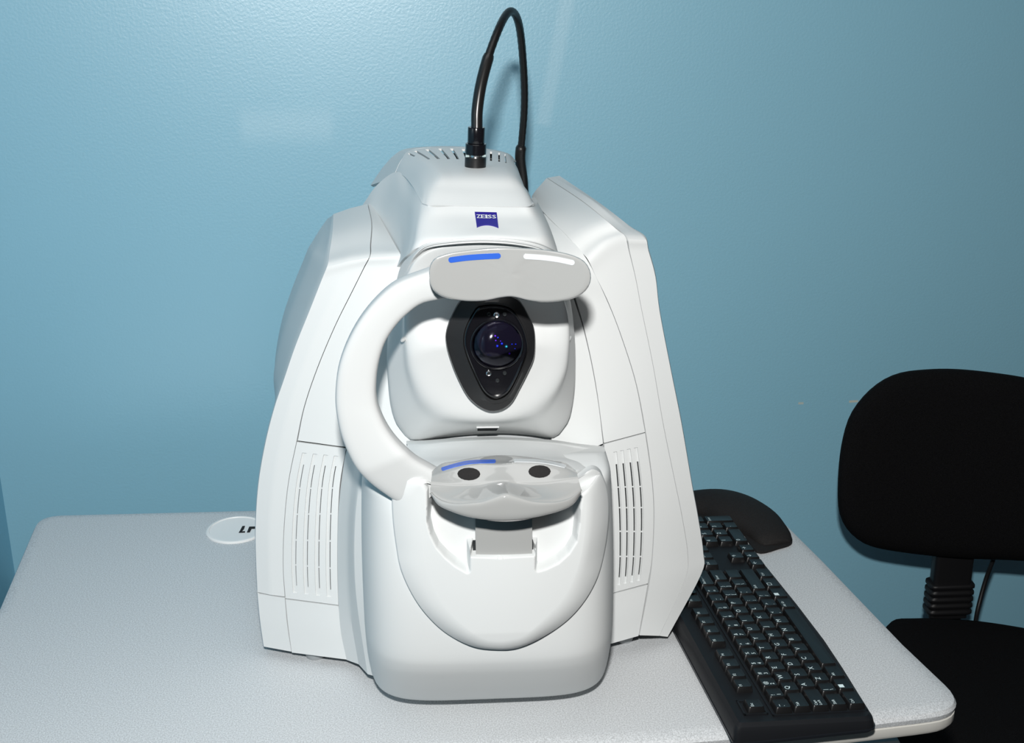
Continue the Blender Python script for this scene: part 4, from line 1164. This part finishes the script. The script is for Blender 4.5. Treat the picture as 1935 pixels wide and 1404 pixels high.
# ------------------------------------------------------------------ chair
chair = empty('office_chair', (.80, .40, 0), 'black fabric task chair with a bellows back stem at the right edge', 'chair')
YC = .615
bo_ = [(1583, 940), (1585, 880), (1592, 830), (1606, 785), (1632, 748), (1665, 720), (1702, 704), (1750, 698), (1800, 697), (1860, 702), (1935, 713), (1990, 728), (2030, 752), (2055, 790), (2068, 850), (2072, 910), (2064, 975), (2045, 1020), (2010, 1048), (1960, 1060), (1900, 1058), (1800, 1054), (1700, 1043), (1640, 1030), (1605, 1005), (1588, 975)]
def yb(x, z):
    d = x - .70; return YC - 1.0 * d * d * .6 + .10 * (z - .72)
def onb(px, py, o):
    y = YC
    for _ in range(20):
        p = at(px, py, y=y); y = yb(p.x, p.z) + o
    return at(px, py, y=y)
cb_ = onb(1825, 880, 0)
def bring(k, o): return angular([onb(1825 + (x - 1825) * k, 880 + (y - 880) * k, o) for x, y in bo_], 90, cb_)
rings('backrest', [bring(.93, .055), bring(.985, .045), bring(1.0, .03), bring(.995, .016), bring(.96, .005), bring(.85, -.002), bring(.6, -.005), bring(.3, -.006)], FABRIC, chair, cap=onb(1825, 880, -.006), sub=2, sharp=70)
rings('back_shell', [bring(.90, .062), bring(.90, .060), bring(.96, .048)], CHPL, chair, lin=True, sharp=70)
# bellows stem
stx, sty = at(1803, 1060, y=YC + .02).x, YC + .025
zt = at(1803, 1040, y=sty).z; zb = .44
def rrect(cx, cy, wx_, wy_, z, n=4): return rounded([Vector((cx - wx_, cy - wy_, z)), Vector((cx + wx_, cy - wy_, z)), Vector((cx + wx_, cy + wy_, z)), Vector((cx - wx_, cy + wy_, z))], [min(wx_, wy_) * .6] * 4, n)
bm = bmesh.new(); loft_z(bm, [rrect(stx, sty, .0300, .012, zb), rrect(stx, sty, .0305, .012, zt + .06)]); bm_obj('back_stem', bm, CHPL, chair, sharp=50)
bm = bmesh.new(); L = []
z = at(1803, 1097, y=sty).z
top_z = z; k = 0
while z > .455:
    L.append((z, .0318)); L.append((z - .0022, .0355)); L.append((z - .0060, .0358)); L.append((z - .0082, .0322)); z -= .0112
L.reverse()
loft_z(bm, [rrect(stx, sty, w_, w_ * .48, zz) for zz, w_ in L]); bm_obj('bellows', bm, CHPL, chair, sharp=60, label='ribbed rubber bellows')
# lever cable beside the stem
pts = [at(1877, 1057, y=sty + .01), at(1862, 1098, y=sty + .01), at(1848, 1150, y=sty - .005), at(1842, 1185, y=sty - .03)]
tube('lever', [spl(pts, t / 5) for t in range(16)], .0035, CHPL, chair, n=8, sharp=70)
# seat
zs_ = .47
so = [tuple(at(x, y, z=zs_).xy) for x, y in ((1676, 1163), (1720, 1157), (1780, 1158), (1850, 1163), (1935, 1176), (2000, 1190))]
so = [(so[0][0] - .035, .53)] + so
# close the seat: right side and front (towards the camera)
so += [(1.02, .50), (1.05, .36), (1.045, .22), (1.01, .13), (.93, .085), (.80, .07), (.67, .078), (.60, .12), (.575, .22), (.565, .36), (.572, .46)]
sc = Vector((.80, .34, zs_))
SP = [Vector((x, y, zs_)) for x, y in so]
n = len(SP); SP = [cr(SP[i - 1], SP[i], SP[(i + 1) % n], SP[(i + 2) % n], t / 4) for i in range(n) for t in range(4)]
def sring(k, dz): return [Vector((sc.x + (p.x - sc.x) * k, sc.y + (p.y - sc.y) * k, zs_ + dz)) for p in SP]
bm = bmesh.new()
loft_z(bm, [sring(.93, -.075), sring(.985, -.06), sring(1.0, -.035), sring(.995, -.018), sring(.97, -.006), sring(.90, .0), sring(.7, .001), sring(.4, -.001)])
bm_obj('seat', bm, FABRIC, chair, sharp=60)
bm = bmesh.new(); box_bm(bm, (.80, .36, zs_ - .09), (.16, .24, .03)); box_bm(bm, (stx, .56, zs_ - .085), (.05, .20, .012)); bm_obj('seat_bracket', bm, CHPL, chair, bevel=.003)
bm = bmesh.new(); box_bm(bm, (stx, .645, zs_ - .055), (.05, .012, .075)); bm_obj('back_bracket', bm, CHPL, chair, bevel=.003)
tube('gas_column', [Vector((.80, .36, .07)), Vector((.80, .36, zs_ - .09))], .025, CHPL, chair, n=20)
for k in range(5):
    a = 2 * math.pi * k / 5 + .5; d = Vector((math.cos(a), math.sin(a), 0)); c = Vector((.80, .36, 0))
    d = d * (1.0 if c.y + d.y * .27 < .62 else .8)
    tube('base_leg', [c + Vector((0, 0, .10)), c + d * .14 + Vector((0, 0, .09)), c + d * .25 + Vector((0, 0, .066))], [.022, .018, .013], CHPL, chair, n=10)
    q = c + d * .25; s = Vector((-d.y, d.x, 0))
    tube('castor', [q + Vector((0, 0, .0255)) - s * .02, q + Vector((0, 0, .0255)) + s * .02], .0255, CHPL, chair, n=18)
